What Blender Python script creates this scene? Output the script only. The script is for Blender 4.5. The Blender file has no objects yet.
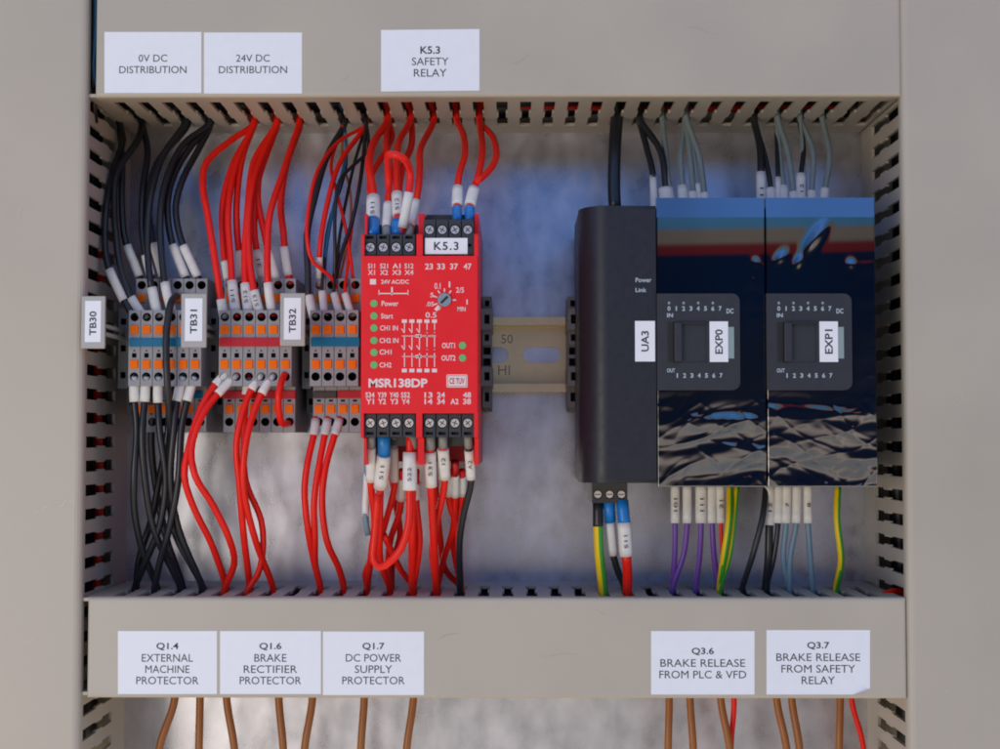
import bpy, bmesh, math, random
from mathutils import Vector, Matrix, Euler, noise
random.seed(7)
scn = bpy.context.scene
COL = scn.collection
scn.unit_settings.system = 'METRIC'
scn.unit_settings.scale_length = 0.01          # one unit is one centimetre

# ------------------------------------------------------------------ camera
D = 72.0
F = 1511.0
cam_d = bpy.data.cameras.new('camera')
cam = bpy.data.objects.new('camera', cam_d); COL.objects.link(cam)
cam_d.sensor_width = 36.0; cam_d.lens = F / 1000 * 36
cam_d.clip_start = 1; cam_d.clip_end = 2000
cam.location = (0, -D, 0)
cam.rotation_euler = (math.radians(90) + math.atan(65.5 / F), 0, math.atan(10 / F))
cam_d.dof.use_dof = True; cam_d.dof.focus_distance = 62.0; cam_d.dof.aperture_fstop = 0.5
scn.camera = cam
CR = cam.rotation_euler.to_matrix()

# ------------------------------------------------------------------ world
w = bpy.data.worlds.new('World'); scn.world = w; w.use_nodes = True
nt = w.node_tree; nt.nodes.clear()
tc = nt.nodes.new('ShaderNodeTexCoord'); sp = nt.nodes.new('ShaderNodeSeparateXYZ')
nt.links.new(tc.outputs['Generated'], sp.inputs[0])
mr = nt.nodes.new('ShaderNodeMapRange'); mr.inputs[1].default_value = -1; mr.inputs[2].default_value = 1
nt.links.new(sp.outputs['Z'], mr.inputs[0])
rp = nt.nodes.new('ShaderNodeValToRGB'); cr = rp.color_ramp
stops = [(0.0, (.62, .55, .44)), (.30, (.92, .82, .66)), (.37, (.78, .71, .60)), (.41, (.38, .41, .44)), (.45, (.48, .48, .50)), (.472, (.78, .66, .58)), (.488, (.42, .36, .34)), (.498, (.16, .13, .14)), (.512, (.02, .025, .05)),
         (.552, (.001, .012, .05)), (.579, (.10, .32, .66)), (.60, (.16, .44, 1.30)), (.68, (.22, .52, 1.30)), (.73, (.34, .54, .95)), (.80, (.54, .60, .72)), (1.0, (.62, .66, .70))]
cr.elements[0].position = 0; cr.elements[0].color = (*stops[0][1], 1)
cr.elements[1].position = 1; cr.elements[1].color = (*stops[-1][1], 1)
for p, c in stops[1:-1]:
    e = cr.elements.new(p); e.color = (*c, 1)
nt.links.new(mr.outputs[0], rp.inputs[0])
# the low skyline has narrow bands: a second, finer ramp carries them
mrb = nt.nodes.new('ShaderNodeMapRange'); mrb.inputs[1].default_value = .10; mrb.inputs[2].default_value = .16
nt.links.new(sp.outputs['Z'], mrb.inputs[0])
rb = nt.nodes.new('ShaderNodeValToRGB'); cb_ = rb.color_ramp
fine = [(0.0, (.001, .012, .05)), (.34, (.001, .012, .05)), (.36, (.19, .014, .016)), (.440, (.19, .02, .02)), (.49, (.25, .21, .18)), (.60, (.25, .21, .18)), (.65, (.09, .27, .50)), (1.0, (.10, .32, .66))]
cb_.elements[0].position = 0; cb_.elements[0].color = (*fine[0][1], 1)
cb_.elements[1].position = 1; cb_.elements[1].color = (*fine[-1][1], 1)
for p, c in fine[1:-1]:
    e = cb_.elements.new(p); e.color = (*c, 1)
nt.links.new(mrb.outputs[0], rb.inputs[0])
def mnode(op, a, v):
    q = nt.nodes.new('ShaderNodeMath'); q.operation = op; nt.links.new(a, q.inputs[0])
    if isinstance(v, float): q.inputs[1].default_value = v
    else: nt.links.new(v, q.inputs[1])
    return q.outputs[0]
sel = mnode('MULTIPLY', mnode('GREATER_THAN', sp.outputs['Z'], .10), mnode('LESS_THAN', sp.outputs['Z'], .16))
mb = nt.nodes.new('ShaderNodeMix'); mb.data_type = 'RGBA'
nt.links.new(sel, mb.inputs[0]); nt.links.new(rp.outputs[0], mb.inputs[6]); nt.links.new(rb.outputs[0], mb.inputs[7])
nz = nt.nodes.new('ShaderNodeTexNoise'); nz.inputs['Scale'].default_value = 5.5; nz.inputs['Detail'].default_value = 3
nt.links.new(tc.outputs['Generated'], nz.inputs['Vector'])
mr2 = nt.nodes.new('ShaderNodeMapRange'); mr2.inputs[1].default_value = .35; mr2.inputs[2].default_value = .65
mr2.inputs[3].default_value = .62; mr2.inputs[4].default_value = 1.35
nt.links.new(nz.outputs[0], mr2.inputs[0])
mx = nt.nodes.new('ShaderNodeMix'); mx.data_type = 'RGBA'; mx.blend_type = 'MULTIPLY'; mx.inputs[0].default_value = 1
nt.links.new(mb.outputs[2], mx.inputs[6]); nt.links.new(mr2.outputs[0], mx.inputs[7])
bg = nt.nodes.new('ShaderNodeBackground'); bg.inputs[1].default_value = .93
nt.links.new(mx.outputs[2], bg.inputs[0])
wo = nt.nodes.new('ShaderNodeOutputWorld'); nt.links.new(bg.outputs[0], wo.inputs[0])

# ------------------------------------------------------------------ lamps
def area(name, loc, size, power, col, target=(0, 0, 3)):
    l = bpy.data.lights.new(name, 'AREA'); l.shape = 'DISK'; l.size = size; l.energy = power; l.color = col
    o = bpy.data.objects.new(name, l); COL.objects.link(o); o.location = loc
    o.rotation_euler = (Vector(target) - Vector(loc)).to_track_quat('-Z', 'Y').to_euler()
    return o
area('key_lamp', (-82, -142, -22), 72, 68000, (1.0, .92, .79), (-8, 0, -4))

scn.view_settings.view_transform = 'Standard'; scn.view_settings.look = 'None'
scn.view_settings.exposure = 0.10; scn.view_settings.gamma = 1
scn.render.film_transparent = False
scn.render.filter_size = 1.9
try:
    scn.cycles.pixel_filter_type = 'BLACKMAN_HARRIS'; scn.cycles.filter_width = 1.9
    scn.cycles.use_denoising = True; scn.cycles.max_bounces = 8
except Exception:
    pass

# ------------------------------------------------------------------ helpers
def P(px, py, h):
    """point of the place at height h above the back plate seen at photo pixel (px, py)"""
    d = CR @ Vector(((px - 500) / F, (374.5 - py) / F, -1))
    t = (D - h) / d.y
    return Vector((d.x * t, -h, d.z * t))

def R(px0, py0, px1, py1, h):
    a = P(px0, (py0 + py1) / 2, h).x; b = P(px1, (py0 + py1) / 2, h).x
    c = P((px0 + px1) / 2, py1, h).z; d = P((px0 + px1) / 2, py0, h).z
    return a, b, c, d

def mat(name, col, rough=.5, metal=0, bump=0, bscale=8, var=0, vscale=3, spec=.5, coat=0, aniso=0, stretch=None, ior=None):
    m = bpy.data.materials.new(name); m.use_nodes = True
    n = m.node_tree; b = n.nodes['Principled BSDF']
    b.inputs['Base Color'].default_value = (*col, 1); b.inputs['Roughness'].default_value = rough
    b.inputs['Metallic'].default_value = metal; b.inputs['Specular IOR Level'].default_value = spec
    b.inputs['Coat Weight'].default_value = coat; b.inputs['Coat Roughness'].default_value = .015
    if ior: b.inputs['IOR'].default_value = ior
    t = n.nodes.new('ShaderNodeTexCoord'); mp = n.nodes.new('ShaderNodeMapping')
    if stretch: mp.inputs['Scale'].default_value = stretch
    n.links.new(t.outputs['Object'], mp.inputs[0])
    if bump:
        z = n.nodes.new('ShaderNodeTexNoise'); z.inputs['Scale'].default_value = bscale; z.inputs['Detail'].default_value = 4
        n.links.new(mp.outputs[0], z.inputs['Vector'])
        bp = n.nodes.new('ShaderNodeBump'); bp.inputs['Strength'].default_value = bump; bp.inputs['Distance'].default_value = .05
        n.links.new(z.outputs[0], bp.inputs['Height']); n.links.new(bp.outputs[0], b.inputs['Normal'])
    if var:
        z = n.nodes.new('ShaderNodeTexNoise'); z.inputs['Scale'].default_value = vscale; z.inputs['Detail'].default_value = 5
        n.links.new(mp.outputs[0], z.inputs['Vector'])
        r = n.nodes.new('ShaderNodeMapRange'); r.inputs[1].default_value = .3; r.inputs[2].default_value = .7
        r.inputs[3].default_value = 1 - var; r.inputs[4].default_value = 1 + var
        n.links.new(z.outputs[0], r.inputs[0])
        x = n.nodes.new('ShaderNodeMix'); x.data_type = 'RGBA'; x.blend_type = 'MULTIPLY'; x.inputs[0].default_value = 1
        x.inputs[6].default_value = (*col, 1); n.links.new(r.outputs[0], x.inputs[7])
        n.links.new(x.outputs[2], b.inputs['Base Color'])
        r2 = n.nodes.new('ShaderNodeMapRange'); r2.inputs[1].default_value = .3; r2.inputs[2].default_value = .7
        r2.inputs[3].default_value = rough * .85; r2.inputs[4].default_value = min(1, rough * 1.15)
        n.links.new(z.outputs[0], r2.inputs[0]); n.links.new(r2.outputs[0], b.inputs['Roughness'])
    return m

M = dict(
    duct=mat('duct_pvc', (.475, .42, .35), .45, bump=.05, bscale=30, var=.05, vscale=.16),
    plate=mat('galvanised_plate', (.56, .55, .60), .29, metal=1, bump=.03, bscale=.9, var=.16, vscale=.75, stretch=(1.2, 1, .8)),
    rail=mat('passivated_rail', (.97, .82, .50), .35, metal=.0, spec=1.0, bump=.03, bscale=12, var=.05, vscale=1.5),
    emboss=mat('embossed_mark', (.34, .27, .18), .5, metal=.6),
    paper=mat('label_paper', (.84, .85, .91), .55, bump=.02, bscale=20, var=.015, vscale=2),
    ink=mat('label_ink', (.035, .035, .05), .6),
    black_ins=mat('black_insulation', (.012, .014, .020), .34, bump=.05, bscale=6),
    dark_ins=mat('dark_insulation', (.02, .022, .028), .42, bump=.05, bscale=6),
    red_ins=mat('red_insulation', (.84, .015, .008), .36, spec=.3, bump=.05, bscale=6, var=.06, vscale=1.5),
    brown_ins=mat('brown_insulation', (.33, .11, .022), .40, bump=.05, bscale=6, var=.05),
    orange_ins=mat('orange_insulation', (.55, .16, .03), .40),
    blue_ins=mat('blue_insulation', (.03, .22, .42), .40),
    grey_ins=mat('grey_blue_insulation', (.16, .25, .32), .42, bump=.05, bscale=6, var=.05),
    teal_ins=mat('grey_teal_insulation', (.17, .21, .23), .42, bump=.05, bscale=6, var=.05),
    purple_ins=mat('purple_insulation', (.17, .06, .33), .40, bump=.05, bscale=6),
    yellow_ins=mat('yellow_insulation', (.85, .56, .01), .40, spec=.3),
    green_ins=mat('green_insulation', (.05, .36, .03), .40),
    sleeve=mat('marker_sleeve_plastic', (.76, .73, .70), .45, bump=.04, bscale=10, var=.05, vscale=3),
    sleeve_cool=mat('cool_marker_sleeve_plastic', (.60, .59, .62), .45, bump=.04, bscale=10, var=.05, vscale=3),
    blue_fer=mat('blue_ferrule', (.01, .20, .60), .35),
    grey_fer=mat('grey_ferrule', (.26, .27, .28), .4),
    red_fer=mat('red_ferrule', (.55, .01, .01), .35),
    black_fer=mat('black_ferrule', (.015, .015, .018), .35),
    tgrey=mat('terminal_grey', (.31, .305, .325), .42, spec=.25, bump=.03, bscale=10, var=.03),
    dgrey=mat('clamp_grey', (.15, .15, .155), .42, bump=.03, bscale=10, var=.05),
    hole=mat('hole_shade_black', (.010, .010, .011), .6),  # shade inside holes and recesses, put into the colour as black
    orange=mat('orange_lever', (.95, .17, .002), .5, var=.04, spec=.12),
    blue=mat('blue_bridge', (.005, .15, .30), .38, spec=.25),
    red_br=mat('red_bridge', (.50, .015, .03), .38, spec=.25),
    dark_br=mat('dark_bridge', (.05, .02, .018), .4),
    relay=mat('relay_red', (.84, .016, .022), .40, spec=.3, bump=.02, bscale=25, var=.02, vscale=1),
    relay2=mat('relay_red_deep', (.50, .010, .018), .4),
    print_w=mat('white_print', (.80, .66, .66), .5),
    bterm=mat('black_terminal', (.030, .030, .036), .42, bump=.04, bscale=10),
    screw=mat('screw_metal', (.78, .68, .60), .34, metal=.9, bump=.08, bscale=9),
    led=mat('green_led', (.16, .46, .16), .35),
    dial=mat('dial_grey', (.22, .29, .33), .4),
    ctrl=mat('controller_charcoal', (.017, .018, .025), .42, spec=.4, bump=.04, bscale=40, var=.03),
    panelm=mat('panel_charcoal', (.030, .032, .040), .46, spec=.4, bump=.04, bscale=40, var=.03),
    gprint=mat('pale_print', (.42, .50, .56), .5),
    film=mat('glossy_film_black', (.003, .004, .007), .012, spec=1.0, coat=.6, ior=1.9),
    tabm=mat('pale_tab', (.26, .34, .35), .4),
    tag=mat('tag_grey', (.40, .385, .37), .45, bump=.03, bscale=10, var=.03),
)

def mesh_obj(name, bm, m, parent=None, smooth=False, label=None):
    me = bpy.data.meshes.new(name)
    bmesh.ops.recalc_face_normals(bm, faces=bm.faces)
    bm.to_mesh(me); bm.free()
    if isinstance(m, (list, tuple)):
        for q in m: me.materials.append(q)
    else: me.materials.append(m)
    if smooth:
        for p in me.polygons: p.use_smooth = True
    o = bpy.data.objects.new(name, me); COL.objects.link(o)
    if parent is not None:
        o.parent = parent
        if parent.type == 'EMPTY': o.matrix_parent_inverse = Matrix.Translation(-parent.location)
    if label: o['label'] = label
    return o

def thing(name, label, cat, loc, group=None):
    o = bpy.data.objects.new(name, None); COL.objects.link(o); o.location = loc
    o.empty_display_size = .5
    o['label'] = label; o['category'] = cat
    if group: o['group'] = group
    return o

def tag(o, label, cat, group=None):
    o['label'] = label; o['category'] = cat
    if group: o['group'] = group
    return o

def dup(root, off, label):
    r = root.copy(); COL.objects.link(r); r.location = root.location + Vector(off); r['label'] = label
    for ch in list(root.children):
        c = ch.copy(); COL.objects.link(c); c.parent = r; c.matrix_parent_inverse = ch.matrix_parent_inverse.copy()
        for g in list(ch.children):
            q = g.copy(); COL.objects.link(q); q.parent = c
    return r

def box(bm, x0, x1, z0, z1, h0, h1, bev=0, seg=2, mi=0):
    vs = [bm.verts.new((x, -h, z)) for h in (h0, h1) for x, z in ((x0, z0), (x1, z0), (x1, z1), (x0, z1))]
    fs = [(0, 1, 2, 3), (4, 7, 6, 5), (0, 4, 5, 1), (1, 5, 6, 2), (2, 6, 7, 3), (3, 7, 4, 0)]
    ff = [bm.faces.new([vs[i] for i in f]) for f in fs]
    for f in ff: f.material_index = mi
    if bev:
        es = list({e for f in ff for e in f.edges})
        r = bmesh.ops.bevel(bm, geom=es, offset=bev, segments=seg, profile=.5, affect='EDGES')
        for f in r['faces']: f.material_index = mi
    return bm

def B(*a, **k):
    return box(bmesh.new(), *a, **k)

def prism_x(bm, prof, x0, x1):
    """profile [(h, z)...] extruded along x"""
    a = [bm.verts.new((x0, -h, z)) for h, z in prof]; b = [bm.verts.new((x1, -h, z)) for h, z in prof]
    n = len(prof)
    bm.faces.new(a); bm.faces.new(b[::-1])
    for i in range(n): bm.faces.new([a[i], a[(i + 1) % n], b[(i + 1) % n], b[i]])
    return bm

def poly_xz(bm, pts, h0, h1):
    a = [bm.verts.new((x, -h0, z)) for x, z in pts]; b = [bm.verts.new((x, -h1, z)) for x, z in pts]
    n = len(pts); bm.faces.new(a); top = bm.faces.new(b[::-1])
    for i in range(n): bm.faces.new([a[i], a[(i + 1) % n], b[(i + 1) % n], b[i]])
    return top

def rrect(x0, x1, z0, z1, r, n=5):
    out = []
    if not isinstance(r, (list, tuple)): r = [r] * 4
    for (cx, cz, a0), q in zip(((x1, z1, 0), (x0, z1, 90), (x0, z0, 180), (x1, z0, 270)), r):
        sx = -1 if cx == x1 else 1; sz = -1 if cz == z1 else 1
        if q <= 0: out.append((cx, cz)); continue
        for k in range(n + 1):
            a = math.radians(a0 + 90 * k / n)
            out.append((cx + sx * q + q * math.cos(a), cz + sz * q + q * math.sin(a)))
    return out

def tile(bm, x0, x1, z0, z1, h, hole=None, depth=1.0, N=16, mi=1):
    """flat cell facing the viewer, with an optional round ('o', radius) or rectangular ('r', hw, hz) pocket"""
    if not hole:
        bm.faces.new([bm.verts.new((x, -h, z)) for x, z in ((x0, z0), (x1, z0), (x1, z1), (x0, z1))]); return
    cx, cz = (x0 + x1) / 2, (z0 + z1) / 2; hx, hz = (x1 - x0) / 2, (z1 - z0) / 2
    if hole[0] == 'o':
        inn = [(cx + hole[1] * math.cos(2 * math.pi * (k + .5) / N), cz + hole[1] * math.sin(2 * math.pi * (k + .5) / N)) for k in range(N)]
        out = []
        for k in range(N):
            a = 2 * math.pi * (k + .5) / N; c, s = math.cos(a), math.sin(a)
            q = min(hx / abs(c) if abs(c) > 1e-6 else 9e9, hz / abs(s) if abs(s) > 1e-6 else 9e9)
            out.append((cx + c * q, cz + s * q))
        corners = [(x1, z1), (x0, z1), (x0, z0), (x1, z0)]
    else:
        inn = [(cx + hole[1], cz + hole[2]), (cx - hole[1], cz + hole[2]), (cx - hole[1], cz - hole[2]), (cx + hole[1], cz - hole[2])]
        out = [(x1, z1), (x0, z1), (x0, z0), (x1, z0)]; corners = []
    n = len(inn)
    vi = [bm.verts.new((x, -h, z)) for x, z in inn]; vo = [bm.verts.new((x, -h, z)) for x, z in out]
    vb = [bm.verts.new((x, -(h - depth), z)) for x, z in inn]
    for k in range(n):
        j = (k + 1) % n; f = [vo[k], vo[j], vi[j], vi[k]]
        if corners:
            (ax, az), (bx, bz) = out[k], out[j]
            for c in corners:   # corner between the two border points
                if (abs(c[0] - ax) < 1e-5 or abs(c[1] - az) < 1e-5) and (abs(c[0] - bx) < 1e-5 or abs(c[1] - bz) < 1e-5) \
                   and abs(ax - bx) > 1e-5 and abs(az - bz) > 1e-5:
                    f = [vo[k], bm.verts.new((c[0], -h, c[1])), vo[j], vi[j], vi[k]]
        bm.faces.new(f)
        bm.faces.new([vi[k], vi[j], vb[j], vb[k]]).material_index = mi
    bm.faces.new(vb).material_index = mi

def lattice(us, vs, solid, fn, t):
    """slotted sheet of thickness t: fn(u, v, w) gives the point, solid(i, j) tells the filled cells"""
    bm = bmesh.new(); cache = {}
    def V(i, j, k):
        if (i, j, k) not in cache: cache[i, j, k] = bm.verts.new(fn(us[i], vs[j], k * t))
        return cache[i, j, k]
    nu, nv = len(us) - 1, len(vs) - 1
    S = lambda i, j: 0 <= i < nu and 0 <= j < nv and solid(i, j)
    for i in range(nu):
        for j in range(nv):
            if not S(i, j): continue
            for k in (0, 1): bm.faces.new([V(i, j, k), V(i + 1, j, k), V(i + 1, j + 1, k), V(i, j + 1, k)])
            for di, dj, a, b in ((-1, 0, (i, j), (i, j + 1)), (1, 0, (i + 1, j), (i + 1, j + 1)), (0, -1, (i, j), (i + 1, j)), (0, 1, (i, j + 1), (i + 1, j + 1))):
                if not S(i + di, j + dj): bm.faces.new([V(*a, 0), V(*b, 0), V(*b, 1), V(*a, 1)])
    return bm

def spline(pts, step=.35):
    pts = [Vector(p) for p in pts]; out = []
    q = [pts[0] * 2 - pts[1]] + pts + [pts[-1] * 2 - pts[-2]]
    for i in range(1, len(q) - 2):
        p0, p1, p2, p3 = q[i - 1:i + 3]; n = max(2, int((p2 - p1).length / step))
        # centripetal parametrisation keeps the bends of a wire smooth
        a = max(.05, (p1 - p0).length ** .5); b = max(.05, (p2 - p1).length ** .5); c = max(.05, (p3 - p2).length ** .5)
        m1 = (p2 - p1) + b * ((p1 - p0) / a - (p2 - p0) / (a + b)); m2 = (p2 - p1) + b * ((p3 - p2) / c - (p3 - p1) / (b + c))
        for k in range(n):
            t = k / n; t2, t3 = t * t, t * t * t
            out.append((2 * t3 - 3 * t2 + 1) * p1 + (t3 - 2 * t2 + t) * m1 + (-2 * t3 + 3 * t2) * p2 + (t3 - t2) * m2)
    out.append(pts[-1]); return out

def tube(path, r, n=12, stripe=None, twist=0, flat=1.0, rad=None):
    bm = bmesh.new(); rings = []; side = None
    for i, p in enumerate(path):
        t = (path[min(i + 1, len(path) - 1)] - path[max(i - 1, 0)]).normalized()
        if side is None: side = t.cross(Vector((0, 1, 0))).normalized()
        side = (side - t * side.dot(t)).normalized(); up = side.cross(t)
        rings.append([bm.verts.new(p + (side * math.cos(2 * math.pi * k / n) + up * math.sin(2 * math.pi * k / n) * flat) * (rad[i] if rad else r)) for k in range(n)])
    for i in range(len(rings) - 1):
        for k in range(n):
            f = bm.faces.new([rings[i][k], rings[i][(k + 1) % n], rings[i + 1][(k + 1) % n], rings[i + 1][k]])
            if stripe: f.material_index = 1 if ((k + 3 + int(i * twist)) % n) < n * stripe else 0
    bm.faces.new(rings[0]); bm.faces.new(rings[-1][::-1])
    return bm

def cut(path, s0, s1):
    """part of a polyline between two arc lengths"""
    out = []; s = 0
    for a, b in zip(path, path[1:]):
        l = (b - a).length
        if s + l >= s0 and not out: out.append(a + (b - a) * max(0, (s0 - s) / l) if l else a)
        if out and s + l > s0 and s + l < s1: out.append(b)
        if s + l >= s1:
            out.append(a + (b - a) * ((s1 - s) / l)); return out
        s += l
    return out if len(out) > 1 else path[-2:]

def lettering(s, x, z, h, parent, m, width=None, height=None, rot=0, name='lettering', lift=.006, bold=0, spacing=1.0):
    """real letter shapes centred on (x, z) and lying on the plane at height h"""
    c = bpy.data.curves.new('t', 'FONT'); c.body = s; c.size = 1; c.align_x = 'CENTER'; c.align_y = 'CENTER'
    c.space_line = .92; c.offset = bold; c.space_character = spacing; c.resolution_u = 3
    o = bpy.data.objects.new('t', c); COL.objects.link(o)
    dg = bpy.context.evaluated_depsgraph_get(); dg.update()
    me = bpy.data.meshes.new_from_object(o.evaluated_get(dg)); bpy.data.objects.remove(o); bpy.data.curves.remove(c)
    xs = [v.co.x for v in me.vertices]; ys = [v.co.y for v in me.vertices]
    cx, cy = (min(xs) + max(xs)) / 2, (min(ys) + max(ys)) / 2; ww, hh = max(xs) - min(xs), max(ys) - min(ys)
    sx = width / ww if width else None; sy = height / hh if height else None
    sx = sx or sy; sy = sy or sx
    ca, sa = math.cos(math.radians(rot)), math.sin(math.radians(rot))
    for v in me.vertices:
        a, b = (v.co.x - cx) * sx, (v.co.y - cy) * sy
        v.co = (x + a * ca - b * sa, -(h + lift), z + a * sa + b * ca)
    me.name = name; me.materials.clear(); me.materials.append(m)
    o = bpy.data.objects.new(name, me); COL.objects.link(o)
    o.parent = parent
    if parent.type == 'EMPTY': o.matrix_parent_inverse = Matrix.Translation(-parent.location)
    return o

ORD = ['first', 'second', 'third', 'fourth', 'fifth', 'sixth', 'seventh', 'eighth', 'ninth', 'tenth', 'eleventh', 'twelfth', 'thirteenth']

# ------------------------------------------------------------------ the setting: galvanised mounting plate
pl = mesh_obj('back_plate', B(-30, 30, -22, 26, -.3, 0), M['plate'])
pl['kind'] = 'structure'; pl['label'] = 'streaky galvanised steel mounting plate behind the wiring'

# ------------------------------------------------------------------ slotted cable ducts
PITCH = 1.045
WALL_L, WALL_R, WALL_T, WALL_B = -18.25, 16.85, 14.72, -6.68
HL = 8.0
def slotted(axis, fixed, lo, hi, centre, ha, hb, hc, hd, thick):
    """slotted wall: axis 'x' runs along x at z=fixed, axis 'z' runs along z at x=fixed"""
    W, N = .245, .165
    us = [lo]; typ = []
    k = math.ceil((lo + .3 - centre) / PITCH)
    while centre + k * PITCH < hi - .3:
        c = centre + k * PITCH
        for u, t in ((c - W, 0), (c - N, 1), (c + N, 2), (c + W, 1)): us.append(u); typ.append(t)
        k += 1
    us.append(hi); typ.append(0)
    vs = [0, .9, 1.35, ha, hb, hc, hd, HL - .25]
    def solid(i, j):
        t = typ[i] if i < len(typ) else 0
        if j in (3, 5): return t == 0          # wide part of the slot
        if j == 4: return t != 2               # neck
        return True
    fn = (lambda u, v, w: (u, -v, fixed + w)) if axis == 'x' else (lambda u, v, w: (fixed + w, -v, u))
    return lattice(us, vs, solid, fn, thick)

def lid(x0, x1, z0, z1, h=HL, r=.16):
    bm = B(x0, x1, z0, z1, h - .55, h)
    es = [e for e in bm.edges if all(abs(v.co.y + h) < 1e-4 for v in e.verts)]
    bmesh.ops.bevel(bm, geom=es, offset=r, segments=4, profile=.5, affect='EDGES')
    return bm

def duct(label, loc, group='slotted cable ducts framing the panel'):
    return thing('cable_duct', label, 'cable duct', loc, group)

XL = P(95.5, 50, HL).x; XR = P(901.5, 50, HL).x
top = duct('horizontal grey slotted cable duct across the top, carrying three white labels', (0, 0, 17))
mesh_obj('slotted_wall', slotted('x', WALL_T, WALL_L + .12, WALL_R - .12, -.35, 1.7, 3.5, 4.5, 6.75, .14), M['duct'], top)
mesh_obj('lid', lid(XL, XR, WALL_T - .06, 22), M['duct'], top)
mesh_obj('base', B(WALL_L, WALL_R, WALL_T + .16, 22, .02, .2), M['duct'], top)
mesh_obj('side_wall', B(WALL_L, WALL_R, 22.02, 22.2, .02, HL), M['duct'], top)
XL2 = P(87, 650, HL).x; XR2 = P(907, 650, HL).x
zb0, zb1 = P(500, 698.5, HL).z, P(500, 597.5, HL).z
bot = duct('horizontal grey slotted cable duct across the bottom, carrying five white labels', (0, 0, -9))
mesh_obj('slotted_wall', slotted('x', WALL_B - .14, WALL_L + .12, WALL_R - .12, -.10, 2.3, 3.8, 4.7, 7.1, .14), M['duct'], bot)
mesh_obj('slotted_wall', slotted('x', zb0 + .08, WALL_L + .12, WALL_R - .12, -.10, 2.3, 3.8, 4.7, 7.1, .14), M['duct'], bot)
mesh_obj('lid', lid(XL2, XR2, zb0, zb1), M['duct'], bot)
mesh_obj('base', B(WALL_L + .13, WALL_R - .13, zb0 + .25, WALL_B - .18, .02, .2), M['duct'], bot)

xe = P(82.5, 440, HL + .1).x
left = duct('wide vertical grey cable duct along the left side, scuffed lid', (-22, 0, 0))
bm = slotted('z', WALL_L - .14, -15, 22, -.09, 2.3, 3.9, 4.9, 7.2, .14)
mesh_obj('slotted_wall', bm, M['duct'], left)
mesh_obj('lid', lid(-34, xe, -22, 26, HL + .1, .3), M['duct'], left)
mesh_obj('base', B(-34, WALL_L - .16, -22, 26, .02, .2), M['duct'], left)
mesh_obj('side_wall', B(-34.2, -34.02, -22, 26, .02, HL), M['duct'], left)
xe2 = P(905.5, 440, HL + .1).x
right = duct('wide vertical grey cable duct along the right side, clean lid', (22, 0, 0))
mesh_obj('slotted_wall', slotted('z', WALL_R, -15, 22, -.30, 2.0, 3.6, 4.6, 7.2, .14), M['duct'], right)
mesh_obj('lid', lid(xe2, 34, -22, 26, HL + .1, .3), M['duct'], right)
mesh_obj('base', B(WALL_R + .16, 34, -22, 26, .02, .2), M['duct'], right)

mesh_obj('side_wall', B(34.02, 34.2, -22, 26, .02, HL), M['duct'], right)

# scuffs and scratches on the lids
M['scuff'] = mat('pale_scuff', (.56, .52, .47), .6); M['scratch'] = mat('dark_scratch', (.27, .25, .22), .6)
def scuff(parent, px, py, ln, wd, ang, m, h):
    p = P(px, py, h); ca, sa = math.cos(ang), math.sin(ang); bm = bmesh.new(); k = 9; up_, dn_ = [], []
    for i in range(k + 1):
        t = i / k - .5; w_ = wd * (1 - (2 * t) ** 2) * random.uniform(.5, 1.1) + .004; o_ = .06 * math.sin(5 * t + px)
        for lst, q in ((up_, 1), (dn_, -1)):
            a_, b_ = t * ln, o_ + q * w_ / 2
            lst.append(bm.verts.new((p.x + a_ * ca - b_ * sa, -h, p.z + a_ * sa + b_ * ca)))
    for i in range(k): bm.faces.new([up_[i], up_[i + 1], dn_[i + 1], dn_[i]])
    mesh_obj('scuff_mark', bm, m, parent)
hl = HL + .104
for a_ in ((45, 508, .35, .05, .3), (62, 504, .5, .05, .5), (72, 502, .3, .04, .2), (36, 511, .25, .05, -.2), (20, 210, .9, .02, 1.2), (55, 330, .5, .02, .9), (30, 640, .7, .02, .4)):
    scuff(left, *a_, M['scuff'], hl)
for a_ in ((935, 618, .25, .02, .3), (960, 400, .8, .015, 1.1), (948, 690, .4, .02, .2), (925, 150, .6, .015, 1.4)): scuff(right, *a_, M['scuff'], hl)
for a_ in ((448, 636, 1.1, .018, .35), (560, 655, 1.6, .012, .02), (600, 612, .6, .012, -.2)): scuff(bot, *a_, M['scratch'], HL + .004)
for a_ in ((520, 60, 1.0, .012, .5), (700, 30, 1.4, .012, -.2), (345, 78, .4, .015, .2)): scuff(top, *a_, M['scratch'], HL + .004)

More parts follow.
